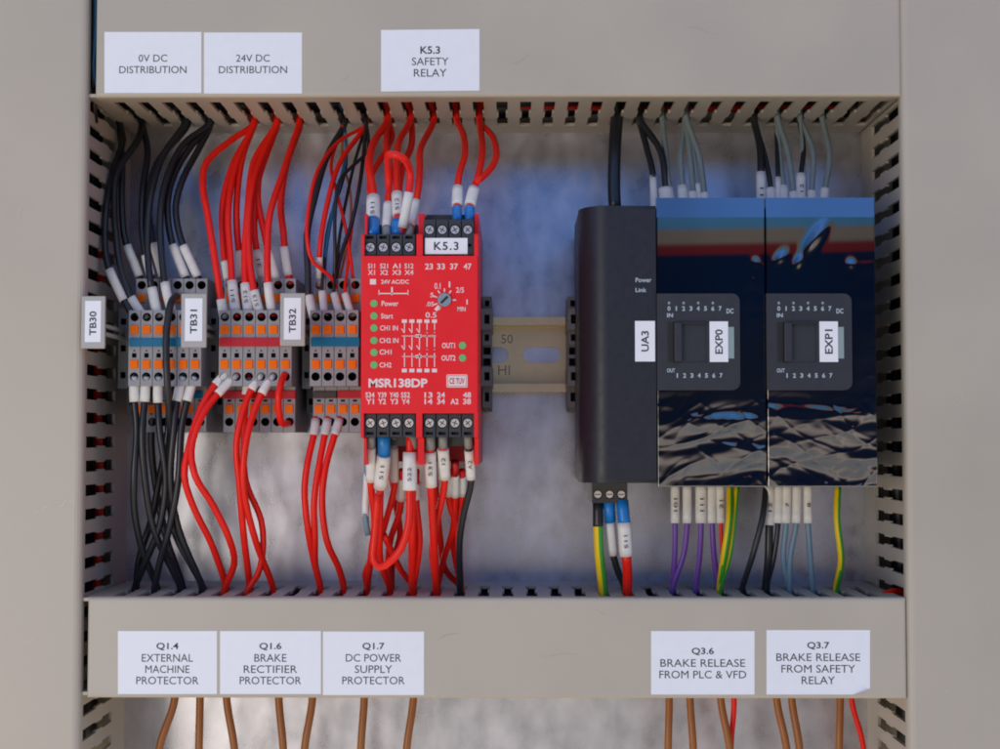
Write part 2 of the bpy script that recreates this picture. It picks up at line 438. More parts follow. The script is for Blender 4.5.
# white labels on the two horizontal lids
def sticker(parent, px0, py0, px1, py1, lines, what, ch=6.8, lh=15.0, cy=None, fold=False, widths=None, skew=0):
    h = HL + .003
    a = P(px0, py1, h); b = P(px1, py1 , h); c = P(px1, py0 , h); d = P(px0, py0, h)
    pts = [(a.x, a.z), (b.x, b.z + skew), (c.x, c.z + skew), (d.x, d.z)]
    if fold:
        e = P(px1 - 17, py1, h); g = P(px1, py1 - 6, h)
        pts = [(a.x, a.z), (e.x, e.z), (g.x, g.z), (c.x, c.z), (d.x, d.z)]
    bm = bmesh.new(); poly_xz(bm, pts, h, h + .012)
    if fold:
        e = P(px1 - 17, py1, h); g = P(px1, py1 - 6, h)
        v = [bm.verts.new((e.x, -h - .02, e.z)), bm.verts.new((g.x, -h - .02, g.z)), bm.verts.new((g.x - .25, -h - .16, g.z - .02))]
        bm.faces.new(v)
    st = mesh_obj('adhesive_label', bm, M['paper'], parent, label=f'white label reading {what}')
    cx = (px0 + px1) / 2; cyy = (cy if cy else (py0 + py1) / 2) - lh * (len(lines) - 1) / 2
    S = F / (D - h)
    for i, (t, wd) in enumerate(zip(lines, widths)):
        p = P(cx, cyy + lh * i, h)
        lettering(t, p.x, p.z, h + .012, st, M['ink'], width=wd / S, height=ch / S, bold=.018 if i == 0 and '.' in t else 0)
sticker(top, 104.5, 32, 201.5, 93, ['0V DC', 'DISTRIBUTION'], '0V DC DISTRIBUTION', lh=11.5, cy=64, widths=[29, 68], ch=7.4)
sticker(top, 204, 32.5, 302, 93.5, ['24V DC', 'DISTRIBUTION'], '24V DC DISTRIBUTION', lh=11.5, cy=64, widths=[34, 69], ch=7.4)
sticker(top, 381, 30, 479.5, 91.5, ['K5.3', 'SAFETY', 'RELAY'], 'K5.3 SAFETY RELAY', lh=11.4, cy=61.5, widths=[20, 37, 33], ch=7.8, skew=.04)
sticker(bot, 118, 631, 217, 694, ['Q1.4', 'EXTERNAL', 'MACHINE', 'PROTECTOR'], 'Q1.4 EXTERNAL MACHINE PROTECTOR', lh=11.3, cy=663.5, widths=[22, 51, 44, 62], ch=7.6)
sticker(bot, 220, 631, 321, 694, ['Q1.6', 'BRAKE', 'RECTIFIER', 'PROTECTOR'], 'Q1.6 BRAKE RECTIFIER PROTECTOR', lh=11.3, cy=663.5, widths=[22, 32, 53, 61], ch=7.6)
sticker(bot, 323, 631.5, 424, 695, ['Q1.7', 'DC POWER', 'SUPPLY', 'PROTECTOR'], 'Q1.7 DC POWER SUPPLY PROTECTOR', lh=11.3, cy=663.5, widths=[22, 55, 37, 62], ch=7.6)
sticker(bot, 651, 631, 754.5, 694.5, ['Q3.6', 'BRAKE RELEASE', 'FROM PLC & VFD'], 'Q3.6 BRAKE RELEASE FROM PLC & VFD', lh=11.5, cy=663, widths=[22, 84, 86], ch=7.6)
sticker(bot, 766.5, 630, 870, 694.5, ['Q3.7', 'BRAKE RELEASE', 'FROM SAFETY', 'RELAY'], 'Q3.7 BRAKE RELEASE FROM SAFETY RELAY, corner peeling', lh=11.5, cy=663, widths=[22, 83, 73, 33], ch=7.6, fold=True)

# ------------------------------------------------------------------ DIN rail
zr0, zr1 = P(530, 392, .75).z, P(530, 317, .75).z
rail = thing('mounting_rail', 'golden slotted steel mounting rail bare between the red relay and black controller', 'mounting rail', (0, 0, zr0))
f = .42
xs = [-17.2]; sol = []
x = P(523, 354, .1).x - 2.5 * 8
while x < 16:
    if x > -17: xs += [x, x + 1.8]; sol += [1, 0]
    x += 2.5
xs.append(16.6); sol.append(1)
zc = (zr0 + zr1) / 2 + .02
# the web: cells with round-ended slots
bm = bmesh.new()
def web_rect(x0, x1, z0, z1):
    box(bm, x0, x1, z0, z1, .02, .14)
web_rect(xs[0], xs[-1], zc + .38, zr1 - f)
web_rect(xs[0], xs[-1], zr0 + f, zc - .38)
for i, s in enumerate(sol):
    x0, x1 = xs[i], xs[i + 1]
    if s: web_rect(x0, x1, zc - .38, zc + .38)
    else:
        for sx, ex in ((x0, 1), (x1, -1)):       # rounded slot ends
            r = .36; c = sx + ex * r; n = 8
            for q in (1, -1):
                pts = [(sx, zc + q * .38)] + [(c - ex * r * math.cos(a), zc + q * r * math.sin(a)) for a in [math.pi / 2 * k / n for k in range(n + 1)]] + [(c, zc + q * .38)]
                poly_xz(bm, pts, .02, .139)
mesh_obj('web', bm, M['rail'], rail)
for q, (za, zb_) in enumerate(((zr1 - f, zr1), (zr0, zr0 + f))):
    bm = bmesh.new()
    zi = za if q == 0 else zb_
    d = 1 if q == 0 else -1
    pr = [(.021, zi - d * .0), (.021, zi + d * .10), (.62, zi + d * .10), (.62, zi + d * f), (.78, zi + d * f), (.78, zi + d * .04), (.72, zi - d * .0)]
    prism_x(bm, pr, xs[0], xs[-1])
    mesh_obj('flange', bm, M['rail'], rail)
p = P(507, 339, .14); lettering('50', p.x, p.z, .14, rail, M['emboss'], height=.42, name='embossed_mark')
p = P(504, 370, .14); lettering('HI', p.x, p.z, .14, rail, M['emboss'], height=.46, name='embossed_mark')

# ------------------------------------------------------------------ push-in terminals
TX0 = P(134.3, 350, 6.5).x; TP = 12.22 * (D - 6.5) / F
def make_terminal(xc, label, group):
    t = thing('terminal', label, 'terminal', (xc, 0, 2.3), group)
    hw = TP / 2 - .012; x0, x1 = xc - hw, xc + hw
    bm = bmesh.new()
    H1, H2 = 6.5, 5.3
    tiers = [(H2, [(.35, .52, None), (.52, 1.08, ('o', .19)), (1.08, 1.68, None), (1.68, 1.80, ('r', .09, .045)), (1.80, 2.34, None)]),
             (H1, [(2.34, 2.47, None), (2.47, 3.03, ('o', .19)), (3.03, 3.55, None), (3.55, 3.80, ('r', .10, .10)), (3.80, 3.96, ('r', .04, .03)), (3.96, 5.05, None), (5.05, 5.64, ('o', .19))]),
             (H2, [(5.64, 6.58, None), (6.58, 7.15, ('o', .19))])]
    for h, cells in tiers:
        for z0, z1, ho in cells: tile(bm, x0, x1, z0, z1, h, ho, depth=.9 if ho and ho[0] == 'o' else .3)
    prof = [(.95, .35), (H2, .35), (H2, 2.34), (H1, 2.34), (H1, 5.64), (H2, 5.64), (H2, 7.15), (.95, 7.15)]
    a = [bm.verts.new((x0, -h, z)) for h, z in prof]; b = [bm.verts.new((x1, -h, z)) for h, z in prof]
    bm.faces.new(a); bm.faces.new(b[::-1])
    for i in (0, 2, 4, 6, 7):
        j = (i + 1) % 8; bm.faces.new([a[i], a[j], b[j], b[i]])
    body = mesh_obj('housing', bm, [M['tgrey'], M['hole']], t)
    for h, z in ((H1, 4.80), (H1, 3.29), (H2, 6.28), (H2, 1.38)):
        bm = bmesh.new(); box(bm, xc - .175, xc + .175, z - .19, z + .19, h - .1, h + .07, bev=.03)
        box(bm, xc - .10, xc + .10, z - .03, z + .03, h + .069, h + .085)
        mesh_obj('release_lever', bm, M['orange'], t)
    return t
GR = [('left', 134.3, 6, 'blue-bridged block under tag TB31'),
      ('mid', 224.6, 6, 'red-bridged block under tag TB32'),
      ('right', 315.7, 4, 'block beside the red relay')]
proto = None
for g, px, n, where in GR:
    for k in range(n):
        xc = P(px + 12.22 * k, 350, 6.5).x
        lab = f'{ORD[k]} grey terminal from the left in the {where}'.replace('terminal block', 'block')
        if proto is None: proto = make_terminal(xc, lab, 'terminals of the ' + where); px0 = xc
        else:
            r = dup(proto, (xc - px0, 0, 0), lab); r['group'] = 'terminals of the ' + where

def bridge(px0, px1, z0, z1, h, m, label):
    a, b = P(px0, 350, h).x, P(px1, 350, h).x
    bm = bmesh.new(); box(bm, a, b, z0, z1, h - .3, h + .10, bev=.03)
    n = max(1, round((b - a) / TP))
    for k in range(1, n):
        x = a + (b - a) * k / n; box(bm, x - .012, x + .012, z0 + .05, z1 - .05, h + .099, h + .108)
    tag(mesh_obj('bridge', bm, m), label, 'terminal bridge', 'plug-in terminal bridges')
bridge(129.5, 200, 4.06, 4.42, 6.52, M['blue'], 'blue bridge across the front of the left terminal block')
bridge(219.5, 291, 4.06, 4.44, 6.52, M['red_br'], 'red bridge across the front of the middle terminal block')
bridge(311, 360, 4.06, 4.44, 6.52, M['blue'], 'blue bridge touching the red relay, front of the right terminal block')
bridge(131, 203, 1.84, 2.16, 5.32, M['blue'], 'lower blue bridge behind the black wires of the left block')
bridge(223, 296, 1.82, 2.18, 5.32, M['red_br'], 'lower red bridge of the middle block behind the red wires')
bridge(314, 337, 1.84, 2.16, 5.32, M['dark_br'], 'short dark bridge low on the right terminal block')
bridge(338, 362, 1.84, 2.18, 5.32, M['red_br'], 'short red bridge low on the right terminal block')

# end brackets with the tag holders
def bracket(pxa, pxb, tagrect, text, label):
    a, b = P(pxa, 350, 5).x, P(pxb, 350, 5).x
    t = thing('end_bracket', label, 'end bracket', ((a + b) / 2, 0, 3), 'end brackets carrying terminal tags')
    bm = bmesh.new()
    for z0, z1, h in ((1.2, 2.3, 3.0), (2.3, 5.9, 4.6), (5.9, 6.6, 3.2)):
        cells = 3 if h > 4 else 1
        for k in range(cells):
            za, zb_ = z0 + (z1 - z0) * k / cells, z0 + (z1 - z0) * (k + 1) / cells
            tile(bm, a, b, za, zb_, h, ('r', (b - a) * .26, .14), depth=.6)
        prof = [(.9, z0), (h, z0), (h, z1), (.9, z1)]
        va = [bm.verts.new((a, -q, z)) for q, z in prof]; vb = [bm.verts.new((b, -q, z)) for q, z in prof]
        bm.faces.new(va); bm.faces.new(vb[::-1])
        for i in (0, 2, 3): bm.faces.new([va[i], va[(i + 1) % 4], vb[(i + 1) % 4], vb[i]])
    mesh_obj('housing', bm, [M['dgrey'], M['hole']], t)
    h = 8.45
    x0, x1, z0, z1 = R(*tagrect, h)
    bm = bmesh.new()
    box(bm, x0, x1, z0, z1, h - .16, h, bev=.04)
    hd = mesh_obj('tag_holder', bm, M['tag'], t)
    # stalk that carries the holder out from the bracket
    mx_ = (a + b) / 2; zc_ = (z0 + z1) / 2 - .3
    bm = bmesh.new()
    s0, s1 = (min(mx_, (x0 + x1) / 2) - .1, max(mx_, (x0 + x1) / 2) + .1)
    for dz in (-.22, .12):
        box(bm, mx_ - .1, mx_ + .1, zc_ + dz, zc_ + dz + .14, 4.55, h - .40)
        box(bm, s0, s1, zc_ + dz, zc_ + dz + .14, h - .40, h - .17)
    mesh_obj('stalk', bm, M['tag'], t)
    e = .17
    pp = mesh_obj('paper_tag', B(x0 + e, x1 - e, z0 + e * 1.6, z1 - e * 1.2, h + .001, h + .02), M['paper'], t, label=f'white tag reading {text}')
    lettering(text, (x0 + x1) / 2, (z0 + z1) / 2 - .05, h + .02, pp, M['ink'], width=1.02, height=.30, rot=90, bold=.02)
bracket(116, 126, (81, 296, 105, 348.5), 'TB30', 'grey end bracket on the far left with white tag TB30 standing over the duct')
bracket(207, 216, (181, 293.5, 206.5, 347.5), 'TB31', 'grey end bracket between two terminal blocks with white tag TB31')
bracket(301, 310, (280, 293, 305, 346), 'TB32', 'grey end bracket right of the red-bridged block with white tag TB32')

# bare end clamps either side of the open rail
def clamp(pxa, pxb, label):
    h = 4.2
    a, b = P(pxa, 350, h).x, P(pxb, 350, h).x
    t = thing('end_clamp', label, 'end clamp', ((a + b) / 2, 0, 3), 'bare end clamps on the open rail')
    ys = [(295, 309, 3.3, 1), (309, 330, 4.2, 1), (330, 345, 3.9, 1), (345, 356, 3.6, 2), (356, 367, 3.6, 2), (367, 386, 4.2, 1), (386, 407, 3.3, 1)]
    bm = bmesh.new()
    for y0, y1, hh, kind in ys:
        z1, z0 = P(530, y0, 4.0).z, P(530, y1, 4.0).z
        a_, b_ = (a, b) if hh > 4 else (a + .03, b - .05)
        tile(bm, a_, b_, z0, z1, hh, ('r', (b_ - a_) * (.24 if kind == 1 else .40), (z1 - z0) * (.22 if kind == 1 else .33)), depth=.7)
        prof = [(.8, z0), (hh, z0), (hh, z1), (.8, z1)]
        va = [bm.verts.new((a_, -q, z)) for q, z in prof]; vb = [bm.verts.new((b_, -q, z)) for q, z in prof]
        bm.faces.new(va); bm.faces.new(vb[::-1])
        for i in (0, 2, 3): bm.faces.new([va[i], va[(i + 1) % 4], vb[(i + 1) % 4], vb[i]])
    mesh_obj('housing', bm, [M['dgrey'], M['hole']], t)
    z = P(530, 390, 4).z
    mesh_obj('foot', B(a + .06, b - .06, P(530, 412, 2).z, z, .85, 2.4, bev=.05), M['dgrey'], t)
clamp(481.5, 492.5, 'dark grey end clamp on the rail touching the red relay')
clamp(568, 579.5, 'dark grey end clamp on the rail touching the black controller')

# ------------------------------------------------------------------ safety relay
H = 11.5
relay = thing('safety_relay', 'bright red safety relay with white printing and green lights, centre of the rail', 'safety relay', (P(419, 350, H).x, 0, 2))
x0, x1, z0, z1 = R(361, 255.5, 478, 413.5, H)
bm = bmesh.new()
box(bm, x0, x1, z0, z1, .9, H, bev=.05)
_, _, zlo, zhi = R(361, 213, 478, 465, 10.4)
cxa, cxb = P(416, 350, H).x, P(422.5, 350, H).x
mesh_obj('housing', bm, M['relay'], relay)
zt = P(419, 233.5, H).z; zbt = P(419, 438.5, H).z
for a, b in ((x0, x0 + .12), (cxa, cxb), (x1 - .17, x1)):
  for upper in (1, 0):
    bm = bmesh.new()
    prof = [(.9, z1 - .02), (H - .04, z1 - .02), (H - .04, zt - .1), (H - .14, zt), (10.2, zt + .03), (10.2, zhi), (.9, zhi)]
    if upper: prism_x(bm, prof, a + .004, b - .004)
    prof = [(.9, z0 + .02), (H - .04, z0 + .02), (H - .04, zbt + .05), (10.2, zbt - .02), (10.2, zlo), (.9, zlo)]
    if not upper: prism_x(bm, prof, a + .004, b - .004)
    mesh_obj('side_rib', bm, M['relay'], relay)
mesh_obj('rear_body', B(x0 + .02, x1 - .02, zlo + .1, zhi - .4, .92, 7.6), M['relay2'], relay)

def plug(pxa, pxb, pya, pyb, screw_y, funnel_px, h=11.25, hs=.25):
    """black screw plug with four screws, its wire funnels face away from the relay"""
    a, b, c, d = R(pxa, pya, pxb, pyb, h)
    zs = P(420, screw_y, h).z
    bm = bmesh.new(); n = 4; wd = (b - a) / n
    for k in range(n):
        xa = a + wd * k
        tile(bm, xa + .02, xa + wd - .02, zs - .27, zs + .27, h, ('o', .215), depth=hs, N=16)
        for za, zb_ in ((c, zs - .27), (zs + .27, d)):
            if zb_ > za: tile(bm, xa + .02, xa + wd - .02, za, zb_, h, ('r', .15, .06) if zb_ - za > .2 else None, depth=.25)
        prof = [(7.7, c), (h, c), (h, d), (7.7, d)]
        va = [bm.verts.new((xa + .02, -q, z)) for q, z in prof]; vb = [bm.verts.new((xa + wd - .02, -q, z)) for q, z in prof]
        bm.faces.new(va); bm.faces.new(vb[::-1])
        for i in (0, 2, 3): bm.faces.new([va[i], va[(i + 1) % 4], vb[(i + 1) % 4], vb[i]])
    # funnel block further back
    f0, f1 = (P(420, funnel_px, 9.6).z, c) if funnel_px > pyb else (d, P(420, funnel_px, 9.6).z)
    box(bm, a + .02, b - .02, min(f0, f1) , max(f0, f1), 7.7, 9.4)
    o = mesh_obj('screw_plug', bm, [M['bterm'], M['hole']], relay)
    for k in range(n):
        xm = a + wd * (k + .5)
        bm = bmesh.new(); m = 14
        poly_xz(bm, [(xm + .175 * math.cos(2 * math.pi * i / m), zs + .175 * math.sin(2 * math.pi * i / m)) for i in range(m)], h - hs + .01, h - .07)
        ang = random.uniform(-.5, .5) + (math.pi / 4)
        s = mesh_obj('screw', bm, M['screw'], o)
        bm = bmesh.new(); ca, sa = math.cos(ang), math.sin(ang)
        for q in ((ca, sa), (-sa, ca)):
            p4 = [(xm + q[0] * u * .12 - q[1] * v * .018, zs + q[1] * u * .12 + q[0] * v * .018) for u, v in ((1, 1), (-1, 1), (-1, -1), (1, -1))]
            poly_xz(bm, p4, h - .075, h - .062 - (.003 if q[0] == ca else 0))
        bm2 = bm
        # raised black cross painting the shade of the recess: it belongs to the screw
        me = bpy.data.meshes.new('cross'); bm2.to_mesh(me); bm2.free()
        base = bmesh.new(); base.from_mesh(s.data); nf = len(base.faces); base.from_mesh(me)
        base.faces.ensure_lookup_table()
        for fc in base.faces[nf:]: fc.material_index = 1
        base.to_mesh(s.data); base.free(); s.data.materials.append(M['hole']); bpy.data.meshes.remove(me)
plug(363.5, 415.5, 234.5, 255.0, 247, 224)
plug(423, 474.0, 219.5, 254.5, 229.5, 214)
plug(363.5, 415.5, 414.2, 437, 423, 446)
plug(423, 474.0, 414.2, 437, 423, 446)

# name sticker on the upper right plug
a, b, c, d = R(425, 238, 467.5, 254, 11.3)
st = mesh_obj('adhesive_label', B(a, b, c, d, 11.255, 11.30), M['paper'], relay, label='pale label reading K5.3')
lettering('K5.3', (a + b) / 2, (c + d) / 2, 11.30, st, M['ink'], width=(b - a) * .58, height=(d - c) * .52, bold=.02, spacing=1.2)

FS = F / (D - H)
def rt(s, px, py, wpx=None, hpx=6, bold=0, m='print_w', **k):
    p = P(px, py, H); lettering(s, p.x, p.z, H, relay, M[m], width=wpx / FS if wpx else None, height=hpx / FS, bold=bold, **k)
for s, px, wd in (('S11', 371.5, 7), ('S21', 384, 8), ('A1', 396.5, 8), ('S12', 409, 9)): rt(s, px, 266, wd, 5, .015)
for s, px, wd in (('X1', 371.5, 7), ('X2', 384, 8), ('X3', 396.5, 9), ('X4', 409, 9)): rt(s, px, 272.5, wd, 5, .015)
for s, px in (('23', 429, ), ('33', 441), ('37', 454), ('47', 467.5)): rt(s, px, 266.5, 8, 6, .02)
for s, px in (('S34', 370, ), ('Y39', 382), ('Y40', 394), ('S52', 405.5)): rt(s, px, 395, 9, 5.5, .02)
for s, px in (('Y1', 370, ), ('Y2', 382), ('Y3', 394), ('Y4', 405.5)): rt(s, px, 401.5, 8, 5.5, .02)
for s, px in (('13', 428.5), ('24', 441), ('48', 467)): rt(s, px, 395, 8, 5.5, .02)
for s, px in (('14', 428.5), ('34', 441), ('A2', 454.5), ('38', 467)): rt(s, px, 401.5, 8, 5.5, .02)
rt('MSR138DP', 398, 383, 59, 9.0, .035)
rt('24V AC/DC', 395, 281.8, 28, 4.2, .02)
rt('Power', 390, 303.5, 17, 5.2, .015)
rt('Start', 387, 316, 12, 5.2, .015)
rt('CH1 IN', 389, 328, 18, 5.0, .015)
rt('CH2 IN', 389, 340.5, 19, 5.0, .015)
rt('CH1', 385.5, 352, 12, 5.0, .015)
rt('CH2', 385.5, 365, 12, 5.0, .015)
rt('OUT1', 448.5, 345.5, 13, 5.5, .02)
rt('OUT2', 448.5, 358, 14, 5.5, .02)
rt('0.1', 437.5, 286, 6, 6, .01); rt('1', 449.5, 284.5, 1.4, 6, .01); rt('2/5', 460, 290, 8, 5.5, .01)
rt('1', 467, 302, 1.2, 5, .01); rt('MIN', 461.5, 309, 8, 4.5, .015); rt('.05', 430, 304, 8, 4.5, .01); rt('0.5', 431, 315, 11, 5.5, .01); rt('5', 432, 295, 3.5, 4.5, .01)
bm = bmesh.new()
def stroke(ax, ay, bx, by, wd=.9):
    A, Bp = P(ax, ay, H), P(bx, by, H); d_ = Vector((Bp.x - A.x, Bp.z - A.z)); n_ = Vector((-d_.y, d_.x)).normalized() * wd / FS / 2
    bm.faces.new([bm.verts.new((q[0], -(H + .007), q[1])) for q in ((A.x - n_.x, A.z - n_.y), (Bp.x - n_.x, Bp.z - n_.y), (Bp.x + n_.x, Bp.z + n_.y), (A.x + n_.x, A.z + n_.y))])
stroke(370, 281.8, 376, 281.8, 5.5)
stroke(379, 293.5, 408, 293.5, 1.1); stroke(379, 295, 379, 290, .8); stroke(408, 295, 408, 290, .8); stroke(392, 295, 392, 287, 1.6)
for k in range(5):
    x = 404.5 + 7.5 * k
    stroke(x - 2.6, 321.2, x + 2.4, 321.2, 3.4); stroke(x, 323, x, 332)
    for yy in (333, 350):
        stroke(x, yy, x - 3, yy - 4.5, .9) if k < 3 else stroke(x, yy, x + .1, yy - 3, .9)
    stroke(x, 335, x, 349); stroke(x, 353, x, 367)
    stroke(x - 2.6, 370.5, x + 2.4, 370.5, 3.6)
for yy in (336, 356.5):
    stroke(402, yy, 436, yy, .7); stroke(415.5, yy, 421.5, yy, 3.2); stroke(424, yy, 428, yy, 1.8); stroke(430, yy, 434, yy, 1.8)
for ang in (55, 90, 125, 160, 205, 240, 0):
    ca, sa = math.cos(math.radians(ang)), math.sin(math.radians(ang))
    stroke(444.5 + 8 * ca, 300 - 8 * sa, 444.5 + 11.5 * ca, 300 - 11.5 * sa, 1.3)
stroke(439.3, 306, 435.5, 310.3, 3.4)
stroke(447, 375, 467, 375, .9); stroke(447, 387, 467, 387, .9); stroke(447, 375, 447, 387, .9); stroke(467, 375, 467, 387, .9)
stroke(448, 381, 466, 381, 10)
mesh_obj('printed_diagram', bm, M['print_w'], relay)
rt('CE TUV', 457, 381, 15, 6, .02, m='relay2', lift=.012)
for py in (303.5, 316, 328.5, 340.5, 352.5, 365): pass
def disc(px, py, r, m, name, h0=H + .002, h1=H + .03, h=H):
    p = P(px, py, h); bm = bmesh.new(); m_ = 16
    t = poly_xz(bm, [(p.x + r * math.cos(2 * math.pi * i / m_), p.z + r * math.sin(2 * math.pi * i / m_)) for i in range(m_)], h0, h1)
    return mesh_obj(name, bm, m, relay)
for px, py in [(374, y) for y in (303.5, 316, 328, 340.5, 352.5, 365)] + [(462.5, 345.5), (462.5, 358)]:
    disc(px, py, .148, M['led'], 'status_light')
dl = disc(444.5, 300, .27, M['dial'], 'adjustment_dial', H - .01, H + .12)
p = P(444.5, 300, H)
bm = bmesh.new(); q = .045
poly_xz(bm, [(p.x - .16 - q * .3, p.z - .10), (p.x - .10, p.z - .17), (p.x + .17, p.z + .10), (p.x + .10, p.z + .17)], H + .115, H + .126)
mesh_obj('pointer_slot', bm, M['hole'], dl)

# ------------------------------------------------------------------ black controller
HC = 9.0
ctrl = thing('controller', 'matt black controller with rounded left edge and label UA3', 'controller', (P(618, 350, HC).x, 0, 2))
xr = P(656.3, 350, HC).x; xl = P(578.5, 350, HC - 1.4).x
zt, zb = P(618, 205.5, HC).z, P(618, 483, HC).z
bm = bmesh.new(); prof = [(xr, 1.0), (xr, HC)]
for k in range(13):
    a = math.pi / 2 * k / 12; prof.append((xl + 1.15 - 1.15 * math.sin(a), HC - 1.5 + 1.5 * math.cos(a)))
prof += [(xl, 4.0), (xl + .12, 3.8), (xl + .12, 1.0)]
va = [bm.verts.new((x, -h, zb)) for x, h in prof]; vb = [bm.verts.new((x, -h, zt)) for x, h in prof]
fa, fb = bm.faces.new(va), bm.faces.new(vb[::-1])
for i in range(len(prof)): bm.faces.new([va[i], va[(i + 1) % len(prof)], vb[(i + 1) % len(prof)], vb[i]])
es = [e for f_ in (fa, fb) for e in f_.edges if max(-v.co.y for v in e.verts) > 3.9 and min(v.co.x for v in e.verts) < xr - .01]
bmesh.ops.bevel(bm, geom=es, offset=.34, segments=6, profile=.5, affect='EDGES', clamp_overlap=True)
mesh_obj('housing', bm, M['ctrl'], ctrl, smooth=False)
for p_ in bpy.data.objects[ctrl.children[0].name].data.polygons: p_.use_smooth = abs(p_.normal.y + 1) > .001
a, b, c, d = R(635, 321, 655, 361.5, HC)
st = mesh_obj('adhesive_label', B(a, b, c, d, HC + .001, HC + .02), M['paper'], ctrl, label='white label reading UA3')
lettering('UA3', (a + b) / 2, (c + d) / 2, HC + .02, st, M['ink'], width=.86, height=.32, rot=90, bold=.02)
CS = F / (D - HC)
def ct(parent, s, px, py, wpx, hpx, h=HC, bold=0, m='gprint', **k):
    p = P(px, py, h); lettering(s, p.x, p.z, h, parent, M[m], width=wpx / CS, height=hpx / CS, bold=bold, **k)
ct(ctrl, 'Power', 643.5, 280, 16, 4.5, bold=.02); ct(ctrl, 'Link', 641, 290, 11, 4.2, bold=.02)
# screw connector under the controller
a, b, c, d = R(592, 486, 627.5, 503, 6.4)
bm = bmesh.new(); wd = (b - a) / 3
for k in range(3):
    tile(bm, a + wd * k, a + wd * (k + 1), c + .12, d - .12, 6.4, ('o', .2), depth=.25)
    tile(bm, a + wd * k, a + wd * (k + 1), c, c + .12, 6.4); tile(bm, a + wd * k, a + wd * (k + 1), d - .12, d + .3, 6.4)
prof = [(2, c), (6.4, c), (6.4, d + .3), (2, d + .3)]
va = [bm.verts.new((a, -q, z)) for q, z in prof]; vb = [bm.verts.new((b, -q, z)) for q, z in prof]
bm.faces.new(va); bm.faces.new(vb[::-1])
for i in (0, 2, 3): bm.faces.new([va[i], va[(i + 1) % 4], vb[(i + 1) % 4], vb[i]])
pg = mesh_obj('screw_plug', bm, [M['bterm'], M['hole']], ctrl)
for k in range(3):
    xm = a + wd * (k + .5); zs = (c + d) / 2; bm = bmesh.new()
    poly_xz(bm, [(xm + .16 * math.cos(2 * math.pi * i / 14), zs + .16 * math.sin(2 * math.pi * i / 14)) for i in range(14)], 6.16, 6.33)
    box(bm, xm - .12, xm + .12, zs - .018, zs + .018, 6.32, 6.34, mi=1)
    mesh_obj('screw', bm, [M['screw'], M['hole']], pg)

